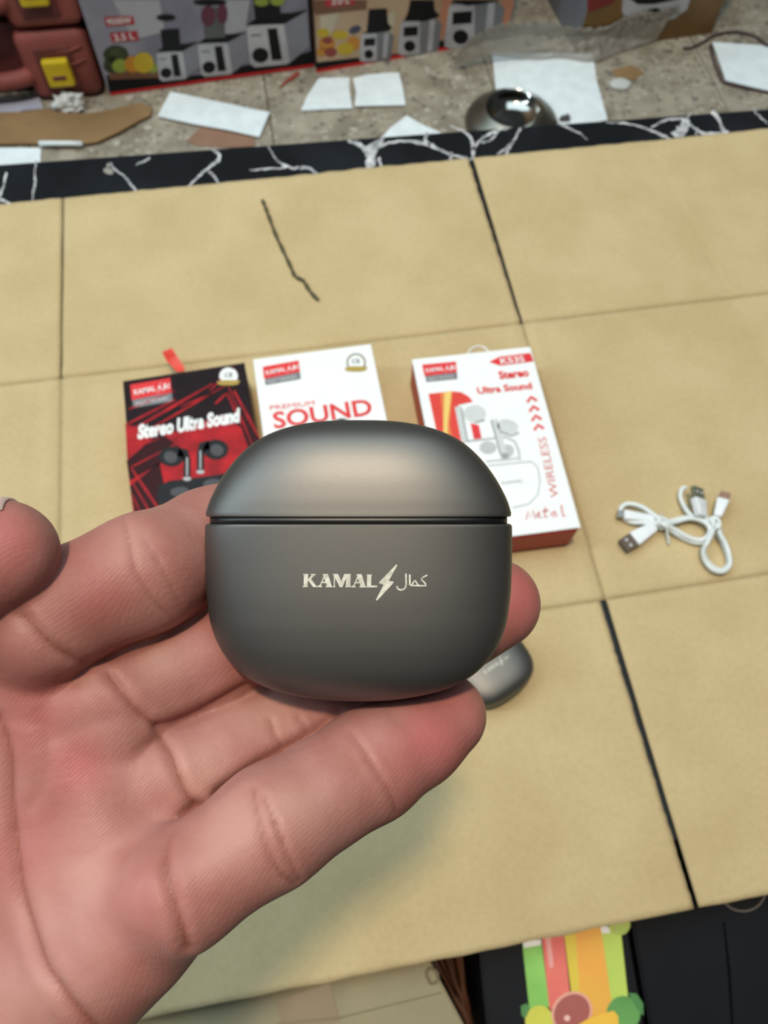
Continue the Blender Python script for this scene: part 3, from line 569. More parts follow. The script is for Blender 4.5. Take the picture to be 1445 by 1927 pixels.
# ------------------------------------------------------------------ boxes in front of the counter
ZB = -0.022
BLK = mat('black_carton', srgb(17, 21, 28), 0.6, col2=srgb(11, 13, 18), nscale=7, bump=0.1, bscale=40, spec=0.15)
pb = hz(ZB)
def low_box(name, corners, z, hgt, m, label, cat='box', grp=None):
    o = empty(name, (float(np.mean([c[0] for c in corners])), float(np.mean([c[1] for c in corners])), FLOOR), label, cat, grp); o.matrix_world = Matrix.Translation(o.location)
    bm = bmesh.new(); t_ = [bm.verts.new((c[0], c[1], z)) for c in corners]; b_ = [bm.verts.new((c[0], c[1], FLOOR+0.0003)) for c in corners]
    bm.faces.new(t_); bm.faces.new(b_[::-1])
    for k in range(4): bm.faces.new((t_[k], b_[k], b_[(k+1) % 4], t_[(k+1) % 4]))
    bmesh.ops.bevel(bm, geom=list(bm.edges), offset=0.0015, segments=2, affect='EDGES')
    frombm('carton', bm, m, o); return o
P = lambda x, y: pb.at(x, y)
aL, aR = P(903, 1800), P(916, 1927)
dirY = (aR-aL)/np.linalg.norm(aR-aL); nx_ = np.array([-dirY[1], dirY[0], 0.])
xl0 = aL-dirY*((aL[1]+0.032)/dirY[1]); wA = 0.101
A_ = [xl0, xl0+dirY*0.30, xl0+dirY*0.30+nx_*wA, xl0+nx_*wA]
jb = low_box('juicer_box', A_, ZB, 0.3, BLK, 'black carton printed with tall fruit juice glasses, below the cardboard edge')
B_ = [xl0+nx_*(wA+0.004)+np.array([0, 0, 0]), xl0+nx_*(wA+0.004)+dirY*0.30, xl0+nx_*(wA+0.27)+dirY*0.30, xl0+nx_*(wA+0.27)]
for q in (A_+B_): q[1] = min(q[1], -0.0265)
kb = low_box('handle_hole_box', B_, ZB-0.001, 0.3, BLK, 'plain black carton with half round hand hole at lower right corner')
GR = mat('green_juice_print', srgb(112, 176, 72), 0.5, col2=srgb(138, 200, 92), nscale=30); RD = mat('red_juice_print', srgb(214, 92, 88), 0.5, col2=srgb(226, 112, 100), nscale=30)
YL = mat('yellow_juice_print', srgb(222, 196, 60), 0.5); ORG = mat('orange_juice_print', srgb(232, 160, 60), 0.5, col2=srgb(228, 172, 62), nscale=25); LM = mat('lime_juice_print', srgb(184, 208, 90), 0.5)
ink('green_juice_print', [[(983, 1777), (1018, 1768), (1034, 1895), (996, 1900)]], pb, GR, jb, 0.0003)
ink('glass_rim_print', [[(983, 1770), (1018, 1768), (1018, 1778), (986, 1784)], [(1129, 1742), (1145, 1744), (1148, 1756), (1132, 1756)]], pb, WHITE_INK, jb, 0.0006)
ink('red_juice_print', [[(1018, 1750), (1060, 1750), (1075, 1895), (1034, 1900)]], pb, RD, jb, 0.0004); ink('glass_shine_print', [[(1026, 1766), (1036, 1764), (1042, 1820), (1034, 1822)]], pb, mat('pink_shine', srgb(232, 160, 156), 0.5), jb, 0.0006)
ink('yellow_juice_print', [[(1060, 1745), (1086, 1745), (1098, 1890), (1078, 1895)]], pb, YL, jb, 0.0004)
ink('orange_juice_print', [[(1082, 1740), (1129, 1735), (1150, 1880), (1148, 1905), (1096, 1915), (1090, 1860)]], pb, ORG, jb, 0.0005)
ink('lime_juice_print', [[(1129, 1740), (1168, 1750), (1182, 1880), (1148, 1890)]], pb, LM, jb, 0.0004)
ink('lime_slice_print', [ell(1166, 1740, 20, 20, 20)], pb, mat('lime_slice', srgb(170, 190, 90), 0.5), jb, 0.0005)
ink('lemon_print', [ell(1015, 1922, 27, 30, 20)], pb, mat('lemon_print2', srgb(206, 206, 74), 0.5), jb, 0.0006)
ink('grapefruit_rind_print', [ell(1076, 1905, 41, 37, 26, -0.9)], pb, mat('rind', srgb(232, 168, 150), 0.5), jb, 0.0008); ink('grapefruit_flesh_print', [ell(1076, 1906, 37, 32, 26, -0.9)], pb, mat('flesh', srgb(166, 84, 78), 0.5), jb, 0.0010)
ink('grapefruit_core_print', [ell(1067, 1916, 6, 6, 12)], pb, mat('core', srgb(240, 190, 180), 0.5), jb, 0.0012)
ink('orange_slice_print', [[(1085, 1930), (1115, 1912), (1155, 1902), (1163, 1912), (1165, 1945), (1080, 1945)]], pb, mat('orange_slice', srgb(240, 190, 60), 0.5), jb, 0.0011)
ink('lime_print', [ell(1173, 1908, 32, 34, 22)], pb, mat('whole_lime', srgb(78, 138, 70), 0.45, col2=srgb(104, 168, 84), nscale=20), jb, 0.0007)
ink('leaf_print', [[(1182, 1868), (1198, 1870), (1210, 1888), (1211, 1912), (1198, 1898)], [(980, 1893), (990, 1888), (998, 1896), (988, 1918), (981, 1910)]], pb, mat('leaf2', srgb(66, 130, 66), 0.5), jb, 0.0009)
pk = hz(ZB-0.001)
ink('hand_hole_shade', [ell(1398, 1672, 44, 43, 20)], pk, mat('hole_shade_black', srgb(6, 6, 8), 0.9), kb, 0.0004)  # flat black disc paints the shade inside the hand hole
ink('hand_hole_rim', stroke(ell(1398, 1672, 44, 43, 24)+[(1442, 1672)], 2.5), pk, mat('rim_grey', srgb(120, 112, 106), 0.8), kb, 0.0006)
ink('carton_seam', stroke([(1362, 1735), (1372, 1830), (1378, 1927)], [3, 5, 4]), pk, mat('seam_black', srgb(6, 7, 9), 0.8, spec=0.05), kb, 0.0004)
# old carton with tape
cb = hz(-0.014); c1, c2 = cb.at(812, 1815), cb.at(872, 1927); dd = (c2-c1)/np.linalg.norm(c2-c1)
s0 = c1-dd*((c1[1]+0.032)/dd[1]); s1 = s0+dd*0.10
for q in (s0, s1): q[1] = min(q[1], -0.0265)
cc = [np.array([-0.40, -0.0265, 0]), np.array([-0.40, -0.13, 0]), s1, s0]
oc = low_box('old_carton', cc, -0.014, 0.3, mat('greenish_cardboard', srgb(150, 140, 112), 0.9, col2=srgb(136, 126, 100), nscale=14, bump=0.3, bscale=250), 'dull taped cardboard carton below the sheet, at bottom centre')
ink('tape_patch', [[(518, 1885), (620, 1850), (640, 1922), (530, 1930)]], cb, mat('brown_tape', srgb(122, 104, 74), 0.4), oc, 0.0004)
ink('flap_fold', stroke([(520, 1927), (640, 1915), (740, 1890), (830, 1868)], 2.2), cb, mat('fold_line', srgb(120, 108, 84), 0.9), oc, 0.0005)
tube('string_loop', [tuple(p) for p in catmull([hz(-0.0125).at(*q) for q in [(806, 1822), (802, 1832), (810, 1850), (822, 1846), (824, 1832), (816, 1824), (806, 1822)]], 5)], 0.0007, mat('string', srgb(120, 108, 84), 0.9), oc, 6)
# bunched brown cloth in the gap
vs_, fs = [], []; gx, gy = 34, 24
g0, g1, g2, g3 = cb.at(800, 1795), cb.at(906, 1790), cb.at(912, 1935), cb.at(868, 1935)
for j in range(gy+1):
    for i in range(gx+1):
        u, v = i/gx, j/gy; y = -0.030-0.085*v; xa = s0[0]+dd[0]/dd[1]*(y-s0[1])+0.004; xb = (xl0+dirY*((-y-0.032)/-dirY[1]))[0]-0.005
        x = xa+(xb-xa)*u
        vs_.append((x, y, -0.055-0.03*u+0.012*math.sin(u*17+1.2*math.sin(v*3))+0.004*nz3(x, y, 40)))
for j in range(gy):
    for i in range(gx): fs.append((j*(gx+1)+i, (j+1)*(gx+1)+i, (j+1)*(gx+1)+i+1, j*(gx+1)+i+1))
cl = mesh('brown_cloth', vs_, fs, mat('brown_cloth', srgb(92, 50, 22), 0.6, col2=srgb(52, 30, 18), nscale=30), None, True)
s_ = cl.modifiers.new('thick', 'SOLIDIFY'); s_.thickness = 0.002
tag(cl, 'rust brown cloth bunched in the gap between two cartons', 'cloth')

# ------------------------------------------------------------------ charging cables
WP = mat('white_plastic', srgb(232, 238, 244), 0.35); WPc = mat('white_cable_jacket', srgb(226, 234, 236), 0.45)
PLATE = mat('plug_metal', srgb(150, 146, 138), 0.25, 0.9); PLATE_D = mat('plug_inside', srgb(92, 78, 66), 0.5); COPPER = mat('plug_copper', srgb(150, 110, 92), 0.3, 0.8)
ZS = 0.0045
def plug(parent, a, b, wd, hgt, metal, mw, ml, zc, tilt=0.0):
    """moulded plug: a = cable end, b = mouth end of the white shell (pixels on the sheet), metal tongue beyond b"""
    A, B = hz(zc).at(*a), hz(zc).at(*b); d = B-A; L_ = np.linalg.norm(d); ang = math.atan2(d[1], d[0])
    M = Matrix.Translation(Vector(A))@Matrix.Rotation(ang, 4, 'Z')@Matrix.Rotation(tilt, 4, 'X')
    bm = bmesh.new(); bm_box(bm, (0.0, -wd/2, -hgt/2), (L_, wd/2, hgt/2), 0.0012, 3, None)
    for v in bm.verts:
        if v.co.x < L_*0.25: v.co.y *= 0.55+0.45*max(v.co.x, 0)/(L_*0.25)
        v.co = M@v.co
    sh = frombm('plug_shell', bm, WP, parent, True)
    tg = box('plug_contact', (L_-0.001, -mw/2, -hgt*0.32), (L_+ml, mw/2, hgt*0.32), metal, parent, 0.0004, 2, M)
    if mw > 0.009:
        for s in (-1, 1): box('plug_slot', (L_+ml*0.45, s*mw*0.22-0.0011, hgt*0.30), (L_+ml*0.63, s*mw*0.22+0.0011, hgt*0.345), PALEGREY_INK, tg, 0.0, 1, M)
    return sh
def cz(px, s=4.817, ox=1120, oy=880): return (ox+px[0]/s, oy+px[1]/s)
c1_ = empty('charging_cable', tuple(hz(ZS).at(1240, 985)), 'white charging cable tied in loops, left one with plug pointing lower left', 'cable', 'white charging cables')
c2_ = empty('charging_cable', tuple(hz(ZS).at(1345, 1000)), 'white charging cable, right one with two plugs pointing up', 'cable', 'white charging cables')
for o in (c1_, c2_): o.matrix_world = Matrix.Translation(o.location)
Z = ZS
def loop(parent, pts, zs, r=0.0019, name='cable_cord'):
    return pxtube(name, [cz(p) for p in pts], Z+r, r, WPc, parent, 7, zs)
loop(c1_, [(560, 520), (450, 500), (330, 495), (255, 455), (225, 395), (260, 340), (330, 330), (430, 360), (520, 420), (600, 480)], [.004, .003, 0, 0, .001, .002, .003, .004, .005, .005])
loop(c1_, [(600, 490), (700, 480), (800, 455), (900, 450), (990, 470), (1045, 530), (1060, 600), (1010, 665), (920, 680), (820, 650), (720, 590), (620, 520), (560, 470)], [.006, .003, .001, .002, .003, .004, .004, .003, .001, 0, .002, .004, .006])
loop(c1_, [(610, 510), (720, 560), (820, 620), (920, 655), (1000, 640), (1040, 570), (1010, 510), (930, 470), (840, 462), (740, 490), (640, 510)], [.007, .004, .003, .003, .005, .006, .006, .005, .004, .004, .007])
loop(c1_, [(470, 490), (540, 505), (600, 520)], [.004, .005, .005])
plug(c1_, cz((535, 470)), cz((255, 430)), 0.0085, 0.0055, PLATE, 0.0065, 0.005, Z+0.004)
plug(c1_, cz((535, 535)), cz((345, 655)), 0.0125, 0.0065, PLATE_D, 0.0115, 0.0105, Z+0.0045)
loop(c1_, [(600, 420), (585, 460), (600, 510), (640, 540), (655, 600), (668, 695)], [.002, .008, .009, .009, .005, 0], 0.0009, 'twist_tie')
loop(c1_, [(590, 560), (570, 500), (610, 455), (650, 480), (640, 530), (600, 560)], [.002, .008, .009, .009, .007, .002], 0.0011, 'twist_tie')
# second cable
loop(c2_, [(1060, 470), (960, 455), (880, 440), (830, 390), (790, 320), (770, 250), (790, 190), (820, 180)], [.004, .004, .004, .004, .002, .002, .003, .003], 0.0018)
loop(c2_, [(1080, 480), (1110, 580), (1160, 690), (1200, 800), (1205, 880), (1150, 930), (1080, 910), (1010, 840), (985, 760), (1000, 700)], [.006, .004, .001, 0, 0, 0, 0, .001, .003, .005])
loop(c2_, [(1100, 500), (1130, 600), (1180, 690), (1215, 800), (1215, 890), (1150, 945), (1060, 920), (995, 840), (980, 750), (1020, 670), (1070, 560)], [.008, .006, .004, .003, .003, .003, .003, .003, .006, .010, .008])
plug(c2_, cz((960, 445)), cz((935, 285)), 0.0125, 0.0062, mat('plug_dull_steel', srgb(150, 156, 142), 0.35, 0.7), 0.0115, 0.0100, Z+0.011, 0.5)
plug(c2_, cz((1105, 450)), cz((1160, 290)), 0.0095, 0.006, COPPER, 0.0075, 0.0065, Z+0.007, -0.3)
loop(c2_, [(1045, 500), (1060, 450), (1110, 470), (1130, 530), (1095, 550), (1150, 575)], [.008, .010, .011, .011, .010, .006], 0.0012, 'twist_tie')
loop(c2_, [(1060, 540), (1090, 450), (1130, 510), (1070, 560)], [.008, .011, .011, .008], 0.0012, 'twist_tie')

# ------------------------------------------------------------------ earbud charging case
def metal_mat(name, c, rough):
    m = mat(name, c, rough, 0.85, col2=tuple(k*0.93 for k in c[:3])+(1,), nscale=4000, bump=0.04, bscale=9000); return m
GUN = metal_mat('gunmetal', srgb(110, 109, 107), 0.48); SEAM = mat('seam_black_plastic', srgb(16, 17, 19), 0.4); LASER = mat('laser_engraving', srgb(215, 213, 200), 0.6, col2=srgb(180, 178, 165), nscale=900)
D0 = 0.145; S0 = D0/F_PX; TH = 0.0115; NEXP = 2.9
base_ctl = [(281, 0, 1.0), (284, 3, 1.0), (285, 10, 1.0), (285, 60, 1.0), (283.5, 114, 1.0), (280, 150, .995), (273, 190, .98), (255, 232, .94), (224, 270, .86), (184, 296, .72), (135, 313, .55), (70, 325, .33), (0.01, 329, .02)]
lid_ctl = [(281, 0, 1.0), (283, 3, 1.0), (282, 12, .995), (273, 37, .98), (252, 75, .94), (222, 113, .86), (186, 143, .74), (138, 164, .56), (78, 176, .36), (0.01, 180, .02)]
def shell(ctl, sgn, y0, n=96):
    rows = catmull(ctl, 5); vs_, fs = [], []
    for hw, v, t in rows:
        hw = max(hw, 0.01); t = max(t, 0.001)
        for k in range(n):
            a = 2*PI*k/n; c, s = math.cos(a), math.sin(a)
            x = math.copysign(abs(c)**(2/NEXP), c)*hw*S0; z = math.copysign(abs(s)**(2/NEXP), s)*t*TH
            vs_.append((x, y0+sgn*v*S0, z))
    m_ = len(rows)
    for j in range(m_-1):
        for k in range(n):
            q = (j*n+k, j*n+(k+1) % n, (j+1)*n+(k+1) % n, (j+1)*n+k); fs.append(q if sgn > 0 else q[::-1])
    fs.append(tuple(range(n))[::-1] if sgn > 0 else tuple(range(n))); fs.append(tuple((m_-1)*n+k for k in range(n)))
    return vs_, fs, rows
def surf_z(x, y, rows, sgn, y0):
    v = sgn*(y-y0)/S0; hw = np.interp(v, [r[1] for r in rows], [r[0] for r in rows])*S0; t = np.interp(v, [r[1] for r in rows], [r[2] for r in rows])*TH
    return t*max(0.0, 1-abs(x/hw)**NEXP)**(1/NEXP)
YB = (CY-985.5)*S0; YL_ = (CY-972)*S0; XC = (675.5-CX)*S0
def build_case(label, grp):
    o = bpy.data.objects.new('earbud_case', None); C.objects.link(o); o.empty_display_size = 0.01; tag(o, label, 'earbud case', grp)
    vb, fb, rb_ = shell(base_ctl, -1, YB); b_ = mesh('case_base', vb, fb, GUN, o, True)
    vl, fl_, rl = shell(lid_ctl, 1, YL_); l_ = mesh('case_lid', vl, fl_, GUN, o, True)
    vs2 = []
    n = 96; sc_ = [(276, YB-0.0003, .975), (276, YL_+0.0003, .975)]
    for hw, y, t in sc_:
        for k in range(n):
            a = 2*PI*k/n; c, s = math.cos(a), math.sin(a)
            vs2.append((math.copysign(abs(c)**(2/NEXP), c)*hw*S0, y, math.copysign(abs(s)**(2/NEXP), s)*t*TH))
    f2 = [(k, (k+1) % n, n+(k+1) % n, n+k) for k in range(n)]+[tuple(range(n))[::-1], tuple(range(n, 2*n))]
    mesh('seam_ring', vs2, f2, SEAM, o, True)
    tube('hinge', [(-0.012, (YB+YL_)/2, -TH+0.0008), (0.012, (YB+YL_)/2, -TH+0.0008)], 0.0016, SEAM, o, 12)
    # engraving, measured on the front face
    sf = (D0-TH)/F_PX
    def fn(zx, zy):
        px, py = 540+zx/4.817, 1040+zy/4.817
        x, y = (px-CX)*sf-XC, (CY-py)*sf
        return (x, y, surf_z(x, y, rb_, -1, YB)+0.00002)
    K = [[(140, 193), (192, 193), (186, 305), (190, 313), (136, 313), (150, 300), (152, 205)], [(183, 250), (222, 204), (212, 193), (264, 193), (208, 246)], [(190, 252), (215, 232), (262, 300), (296, 303), (296, 313), (238, 313)]]
    A = [[(276, 313), (276, 305), (300, 290), (332, 210), (340, 225), (306, 300), (318, 305), (318, 313)], [(322, 193), (372, 193), (404, 300), (415, 313), (350, 313), (352, 303), (362, 300), (334, 222)], [(308, 262), (352, 262), (356, 276), (304, 276)]]
    Mm = [[(412, 193), (462, 193), (492, 256), (520, 193), (580, 193), (576, 205), (575, 303), (582, 313), (528, 313), (534, 300), (536, 228), (502, 313), (478, 313), (436, 228), (433, 303), (442, 313), (410, 313), (424, 300), (424, 210)]]
    A2 = [[(x+305, y+2) for x, y in q] for q in A]; Lq = [[(720, 198), (772, 198), (764, 210), (762, 297), (820, 297), (816, 315), (712, 315), (724, 303), (726, 208)]]
    for nm, pol in (('engraved_lettering', K+A+Mm+A2+Lq), ('engraved_bolt', [[(992, 105), (999, 116), (922, 255), (966, 263), (962, 278), (816, 434), (804, 430), (876, 292), (833, 276), (838, 264)]]),
                    ('engraved_script', stroke(catmull([(1078, 190), (1079, 250), (1078, 300), (1062, 328), (1030, 338), (1004, 325), (996, 302)], 4), 15)+stroke([(1113, 198), (1113, 245), (1114, 292), (1136, 300)], 16)+stroke([(1130, 298), (1148, 265), (1162, 252), (1186, 292), (1200, 300)], 13)+stroke([(1130, 298), (1200, 301), (1258, 301)], 13)+stroke([(1258, 306), (1256, 282), (1216, 242), (1236, 222), (1272, 205)], 14))):
        ink(nm, pol, None, LASER, b_, fn=fn)
    return o
def copy_tree(o, parent=None):
    c = o.copy(); C.objects.link(c)
    if parent: c.parent = parent; c.matrix_parent_inverse = Matrix.Identity(4)
    for ch in list(o.children): copy_tree(ch, c)
    return c
held = build_case('dark grey metal earbud charging case held in the hand', 'gunmetal earbud cases')
lying = copy_tree(held); lying['label'] = 'dark grey metal earbud case lying on cardboard, mostly hidden behind the held case'
held.matrix_world = m4@Matrix.Translation((XC, 0, -D0))
ang = math.radians(25); e = hz(0.0036+2*TH).at(960, 1234); lx, ly = 0.0130*math.cos(ang)+0.0130*math.sin(ang), 0.0130*math.sin(ang)-0.0130*math.cos(ang)
M_l = Matrix.Translation((e[0]-lx, e[1]-ly, 0.0036+TH))@Matrix.Rotation(ang, 4, 'Z')
lying.matrix_world = M_l

# ------------------------------------------------------------------ hand
# round cones (camera-space millimetres) blended into one skin, meshed with surface nets
def cp(px, py, d, r): return np.array([(px-CX)*d/F_PX, (CY-py)*d/F_PX, -d, r*d/F_PX], np.float32)
FING = {
 'index': [cp(0, 1218, 152, 100), cp(92, 1158, 135, 113), cp(272, 1078, 143, 109), cp(400, 1025, 161, 104), cp(535, 965, 171, 90), cp(680, 905, 172, 78)],
 'middle': [cp(110, 1383, 154, 94), cp(215, 1315, 144, 104), cp(392, 1228, 155, 100), cp(520, 1170, 164, 97), cp(660, 1105, 172, 90), cp(800, 1045, 173, 80)],
 'ring': [cp(222, 1528, 153, 90), cp(330, 1462, 147, 99), cp(555, 1358, 161, 98), cp(680, 1290, 168, 92), cp(800, 1218, 169, 86), cp(932, 1136, 167, 84)],
 'pinky': [cp(245, 1735, 147, 96), cp(345, 1672, 129, 106), cp(512, 1553, 134, 109), cp(698, 1437, 147, 100), cp(780, 1385, 153, 89), cp(836, 1346, 156, 79)],
 'thumb': [cp(-560, 1640, 146, 150), cp(-400, 1330, 132, 122), cp(-190, 1120, 124, 104), cp(-70, 1060, 124, 103), cp(10, 1040, 125, 97)],
}
PALM = [(cp(-8, 1228, 141, 114), cp(-620, 1700, 158, 165)), (cp(104, 1392, 143, 112), cp(-640, 1820, 158, 165)), (cp(212, 1545, 142, 110), cp(-640, 1930, 156, 165)), (cp(238, 1758, 133, 121), cp(-230, 2180, 146, 165)), (cp(-230, 2180, 146, 165), cp(-620, 2120, 152, 170)),
        (cp(-180, 1560, 142, 150), cp(-560, 1850, 148, 190)), (cp(-70, 1900, 142, 150), cp(-420, 2050, 150, 180)), (cp(-560, 1640, 146, 150), cp(-640, 1850, 155, 170)), (cp(-640, 1900, 156, 180), cp(-980, 2220, 168, 182))]
def rcone(P, a, b):
    pa = P-a[:3]; ba = b[:3]-a[:3]; l2 = float(ba@ba); rr = float(a[3]-b[3]); a2 = l2-rr*rr; il2 = 1/l2
    y = pa@ba; z = y-l2; x2 = ((pa*l2-y[:, None]*ba)**2).sum(1); y2 = y*y*l2; z2 = z*z*l2
    k = np.sign(rr)*rr*rr*x2
    d = (np.sqrt(x2*a2*il2)+y*rr)*il2-a[3]
    m1 = np.sign(z)*a2*z2 > k; m2 = np.sign(y)*a2*y2 < k
    d = np.where(m2, np.sqrt(x2+y2)*il2-a[3], d); return np.where(m1, np.sqrt(x2+z2)*il2-b[3], d)
def smin(a, b, k):
    h = np.maximum(k-np.abs(a-b), 0)/k; return np.minimum(a, b)-h*h*k*0.25
def chain(P, ch, k=2.5):
    d = None
    for a, b in zip(ch, ch[1:]):
        e_ = rcone(P, a, b); d = e_ if d is None else smin(d, e_, k)
    return d
def hand_sdf(P):
    P = P.astype(np.float32); pd = None
    for a, b in PALM:
        e_ = rcone(P, a, b); pd = e_ if pd is None else smin(pd, e_, 15.0)
    out = None
    for nme, ch in FING.items():
        e_ = chain(P, ch, 3.0 if nme != 'thumb' else 6.0); f_ = smin(pd, e_, 6.0 if nme != 'thumb' else 10.0)
        out = f_ if out is None else smin(out, f_, 1.0)
    return out
HS = 0.62
lo = np.array([-235., -200., -205.], np.float32); hi = np.array([45., 22., -100.], np.float32)
bs = 8; nb = np.ceil((hi-lo)/(HS*bs)).astype(int); N3 = nb*bs
cen = [lo[i]+(np.arange(nb[i])+0.5)*bs*HS for i in range(3)]
gc = np.stack(np.meshgrid(*cen, indexing='ij'), -1).reshape(-1, 3); dc = hand_sdf(gc)
act = np.abs(dc) < bs*HS*1.0+2.0
grid = np.repeat(np.repeat(np.repeat(dc.reshape(nb), bs, 0), bs, 1), bs, 2).astype(np.float32)
ids = np.argwhere(act.reshape(nb)); off = np.stack(np.meshgrid(*[np.arange(bs)]*3, indexing='ij'), -1).reshape(-1, 3)
for s in range(0, len(ids), 600):
    I = (ids[s:s+600, None, :]*bs+off[None]).reshape(-1, 3); Pp = lo+(I+0.5)*HS
    grid[I[:, 0], I[:, 1], I[:, 2]] = hand_sdf(Pp)
g = grid; inside = g < 0
# cell i,j,k has corners i..i+1
cells = np.zeros(np.array(g.shape)-1, np.int8)
for dx in (0, 1):
    for dy in (0, 1):
        for dz in (0, 1): cells += inside[dx:dx+cells.shape[0], dy:dy+cells.shape[1], dz:dz+cells.shape[2]]
mix = (cells > 0) & (cells < 8); vid = -np.ones(cells.shape, np.int32); ci = np.argwhere(mix); vid[mix] = np.arange(len(ci))
pos = np.zeros((len(ci), 3)); cnt = np.zeros(len(ci))
E3 = np.eye(3, dtype=int)
for a in range(3):
    o1, o2 = [i for i in range(3) if i != a]
    for u in (0, 1):
        for v in (0, 1):
            c_ = ci+E3[o1]*u+E3[o2]*v; d_ = c_+E3[a]
            ga = g[c_[:, 0], c_[:, 1], c_[:, 2]]; gb = g[d_[:, 0], d_[:, 1], d_[:, 2]]; cr = (ga < 0) != (gb < 0)
            t_ = np.where(cr, ga/np.where(cr, ga-gb, 1), 0); pt = c_+E3[a]*t_[:, None]
            pos += pt*cr[:, None]; cnt += cr
V = lo+(pos/cnt[:, None]+0.5)*HS
quads = []
for a in range(3):
    o1, o2 = [(1, 2), (2, 0), (0, 1)][a]
    sl = [slice(1, n_-1) for n_ in g.shape]; A0 = np.argwhere(inside[sl[0], sl[1], sl[2]] != np.roll(inside, -1, a)[sl[0], sl[1], sl[2]])+1
    ins = inside[A0[:, 0], A0[:, 1], A0[:, 2]]
    q = [A0, A0-E3[o1], A0-E3[o1]-E3[o2], A0-E3[o2]]
    I = np.stack([vid[c[:, 0].clip(0, vid.shape[0]-1), c[:, 1].clip(0, vid.shape[1]-1), c[:, 2].clip(0, vid.shape[2]-1)] for c in q], 1)
    ok = (I >= 0).all(1); I = I[ok]; ins = ins[ok]; I = np.where(ins[:, None], I, I[:, ::-1]); quads.append(I)
Q = np.concatenate(quads)
lab = np.arange(len(V))                              # keep the one connected skin
for _ in range(400):
    mn = lab[Q].min(1); l2 = lab.copy()
    for c_ in range(4): np.minimum.at(l2, Q[:, c_], mn)
    l2 = l2[l2]
    if (l2 == lab).all(): break
    lab = l2
big = np.bincount(lab).argmax(); keepv = lab == big; remap = np.cumsum(keepv)-1
Q = remap[Q[keepv[Q].all(1)]]; V = V[keepv]; print('hand verts', len(V), 'dropped', int((~keepv).sum()))
for _ in range(2):                                   # pull onto the surface
    dd_ = hand_sdf(V); h_ = 0.25; gr = np.stack([(hand_sdf(V+E3[i]*h_)-hand_sdf(V-E3[i]*h_))/(2*h_) for i in range(3)], 1)
    nl = np.linalg.norm(gr, axis=1).clip(0.3); V = V-gr*(dd_/nl**2)[:, None].clip(-0.5, 0.5)
NRM = gr/nl[:, None]
EA = np.concatenate([Q[:, [0, 1]], Q[:, [1, 2]], Q[:, [2, 3]], Q[:, [3, 0]]]); DEG = np.bincount(EA[:, 0], minlength=len(V))+np.bincount(EA[:, 1], minlength=len(V))
def relax(X, lam, n):
    for _ in range(n):
        A_ = np.stack([np.bincount(EA[:, 0], X[EA[:, 1], i], len(X))+np.bincount(EA[:, 1], X[EA[:, 0], i], len(X)) for i in range(3)], 1)/DEG[:, None]
        X = X+(A_-X)*lam
    return X
V = relax(V, 0.5, 4); NRM = relax(NRM, 0.6, 3); NRM /= np.linalg.norm(NRM, axis=1).clip(0.1)[:, None]
# skin creases and gaps between fingers: lines on the palm side
def poly_dist(px, py, pts):
    d = np.full(px.shape, 1e9)
    for (x0, y0), (x1, y1) in zip(pts, pts[1:]):
        vx, vy = x1-x0, y1-y0; t_ = np.clip(((px-x0)*vx+(py-y0)*vy)/(vx*vx+vy*vy), 0, 1)
        d = np.minimum(d, np.hypot(px-x0-t_*vx, py-y0-t_*vy))
    return d
PXv = CX-V[:, 0]*F_PX/V[:, 2]; PYv = CY+V[:, 1]*F_PX/V[:, 2]
front = np.clip(NRM[:, 2]*1.7-0.2, 0, 1)
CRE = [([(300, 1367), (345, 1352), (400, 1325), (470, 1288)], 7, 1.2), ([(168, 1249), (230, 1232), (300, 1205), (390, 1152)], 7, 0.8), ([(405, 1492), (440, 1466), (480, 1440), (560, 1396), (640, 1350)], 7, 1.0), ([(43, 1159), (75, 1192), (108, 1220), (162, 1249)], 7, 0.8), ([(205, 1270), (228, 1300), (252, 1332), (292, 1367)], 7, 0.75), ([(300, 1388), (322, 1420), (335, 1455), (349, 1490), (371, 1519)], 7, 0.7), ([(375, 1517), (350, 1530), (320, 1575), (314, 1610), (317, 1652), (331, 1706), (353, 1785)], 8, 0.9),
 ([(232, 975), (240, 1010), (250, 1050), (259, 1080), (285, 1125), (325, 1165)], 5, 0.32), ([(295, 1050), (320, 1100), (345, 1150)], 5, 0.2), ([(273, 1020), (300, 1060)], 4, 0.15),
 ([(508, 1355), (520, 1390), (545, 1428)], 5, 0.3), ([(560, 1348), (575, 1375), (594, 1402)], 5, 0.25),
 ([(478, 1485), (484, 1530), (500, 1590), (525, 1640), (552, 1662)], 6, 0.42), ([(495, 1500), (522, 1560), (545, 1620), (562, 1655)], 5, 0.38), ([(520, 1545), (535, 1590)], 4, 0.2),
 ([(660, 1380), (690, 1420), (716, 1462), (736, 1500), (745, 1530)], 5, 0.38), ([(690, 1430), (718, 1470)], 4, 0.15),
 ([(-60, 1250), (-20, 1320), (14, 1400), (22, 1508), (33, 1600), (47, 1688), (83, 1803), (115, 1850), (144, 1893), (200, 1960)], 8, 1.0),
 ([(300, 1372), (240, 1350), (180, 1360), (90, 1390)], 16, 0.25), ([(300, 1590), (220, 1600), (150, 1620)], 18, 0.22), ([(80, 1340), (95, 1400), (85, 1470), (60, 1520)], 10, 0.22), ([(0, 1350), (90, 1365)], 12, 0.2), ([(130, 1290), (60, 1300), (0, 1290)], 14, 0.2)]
disp = np.zeros(len(V)); crease = np.zeros(len(V))
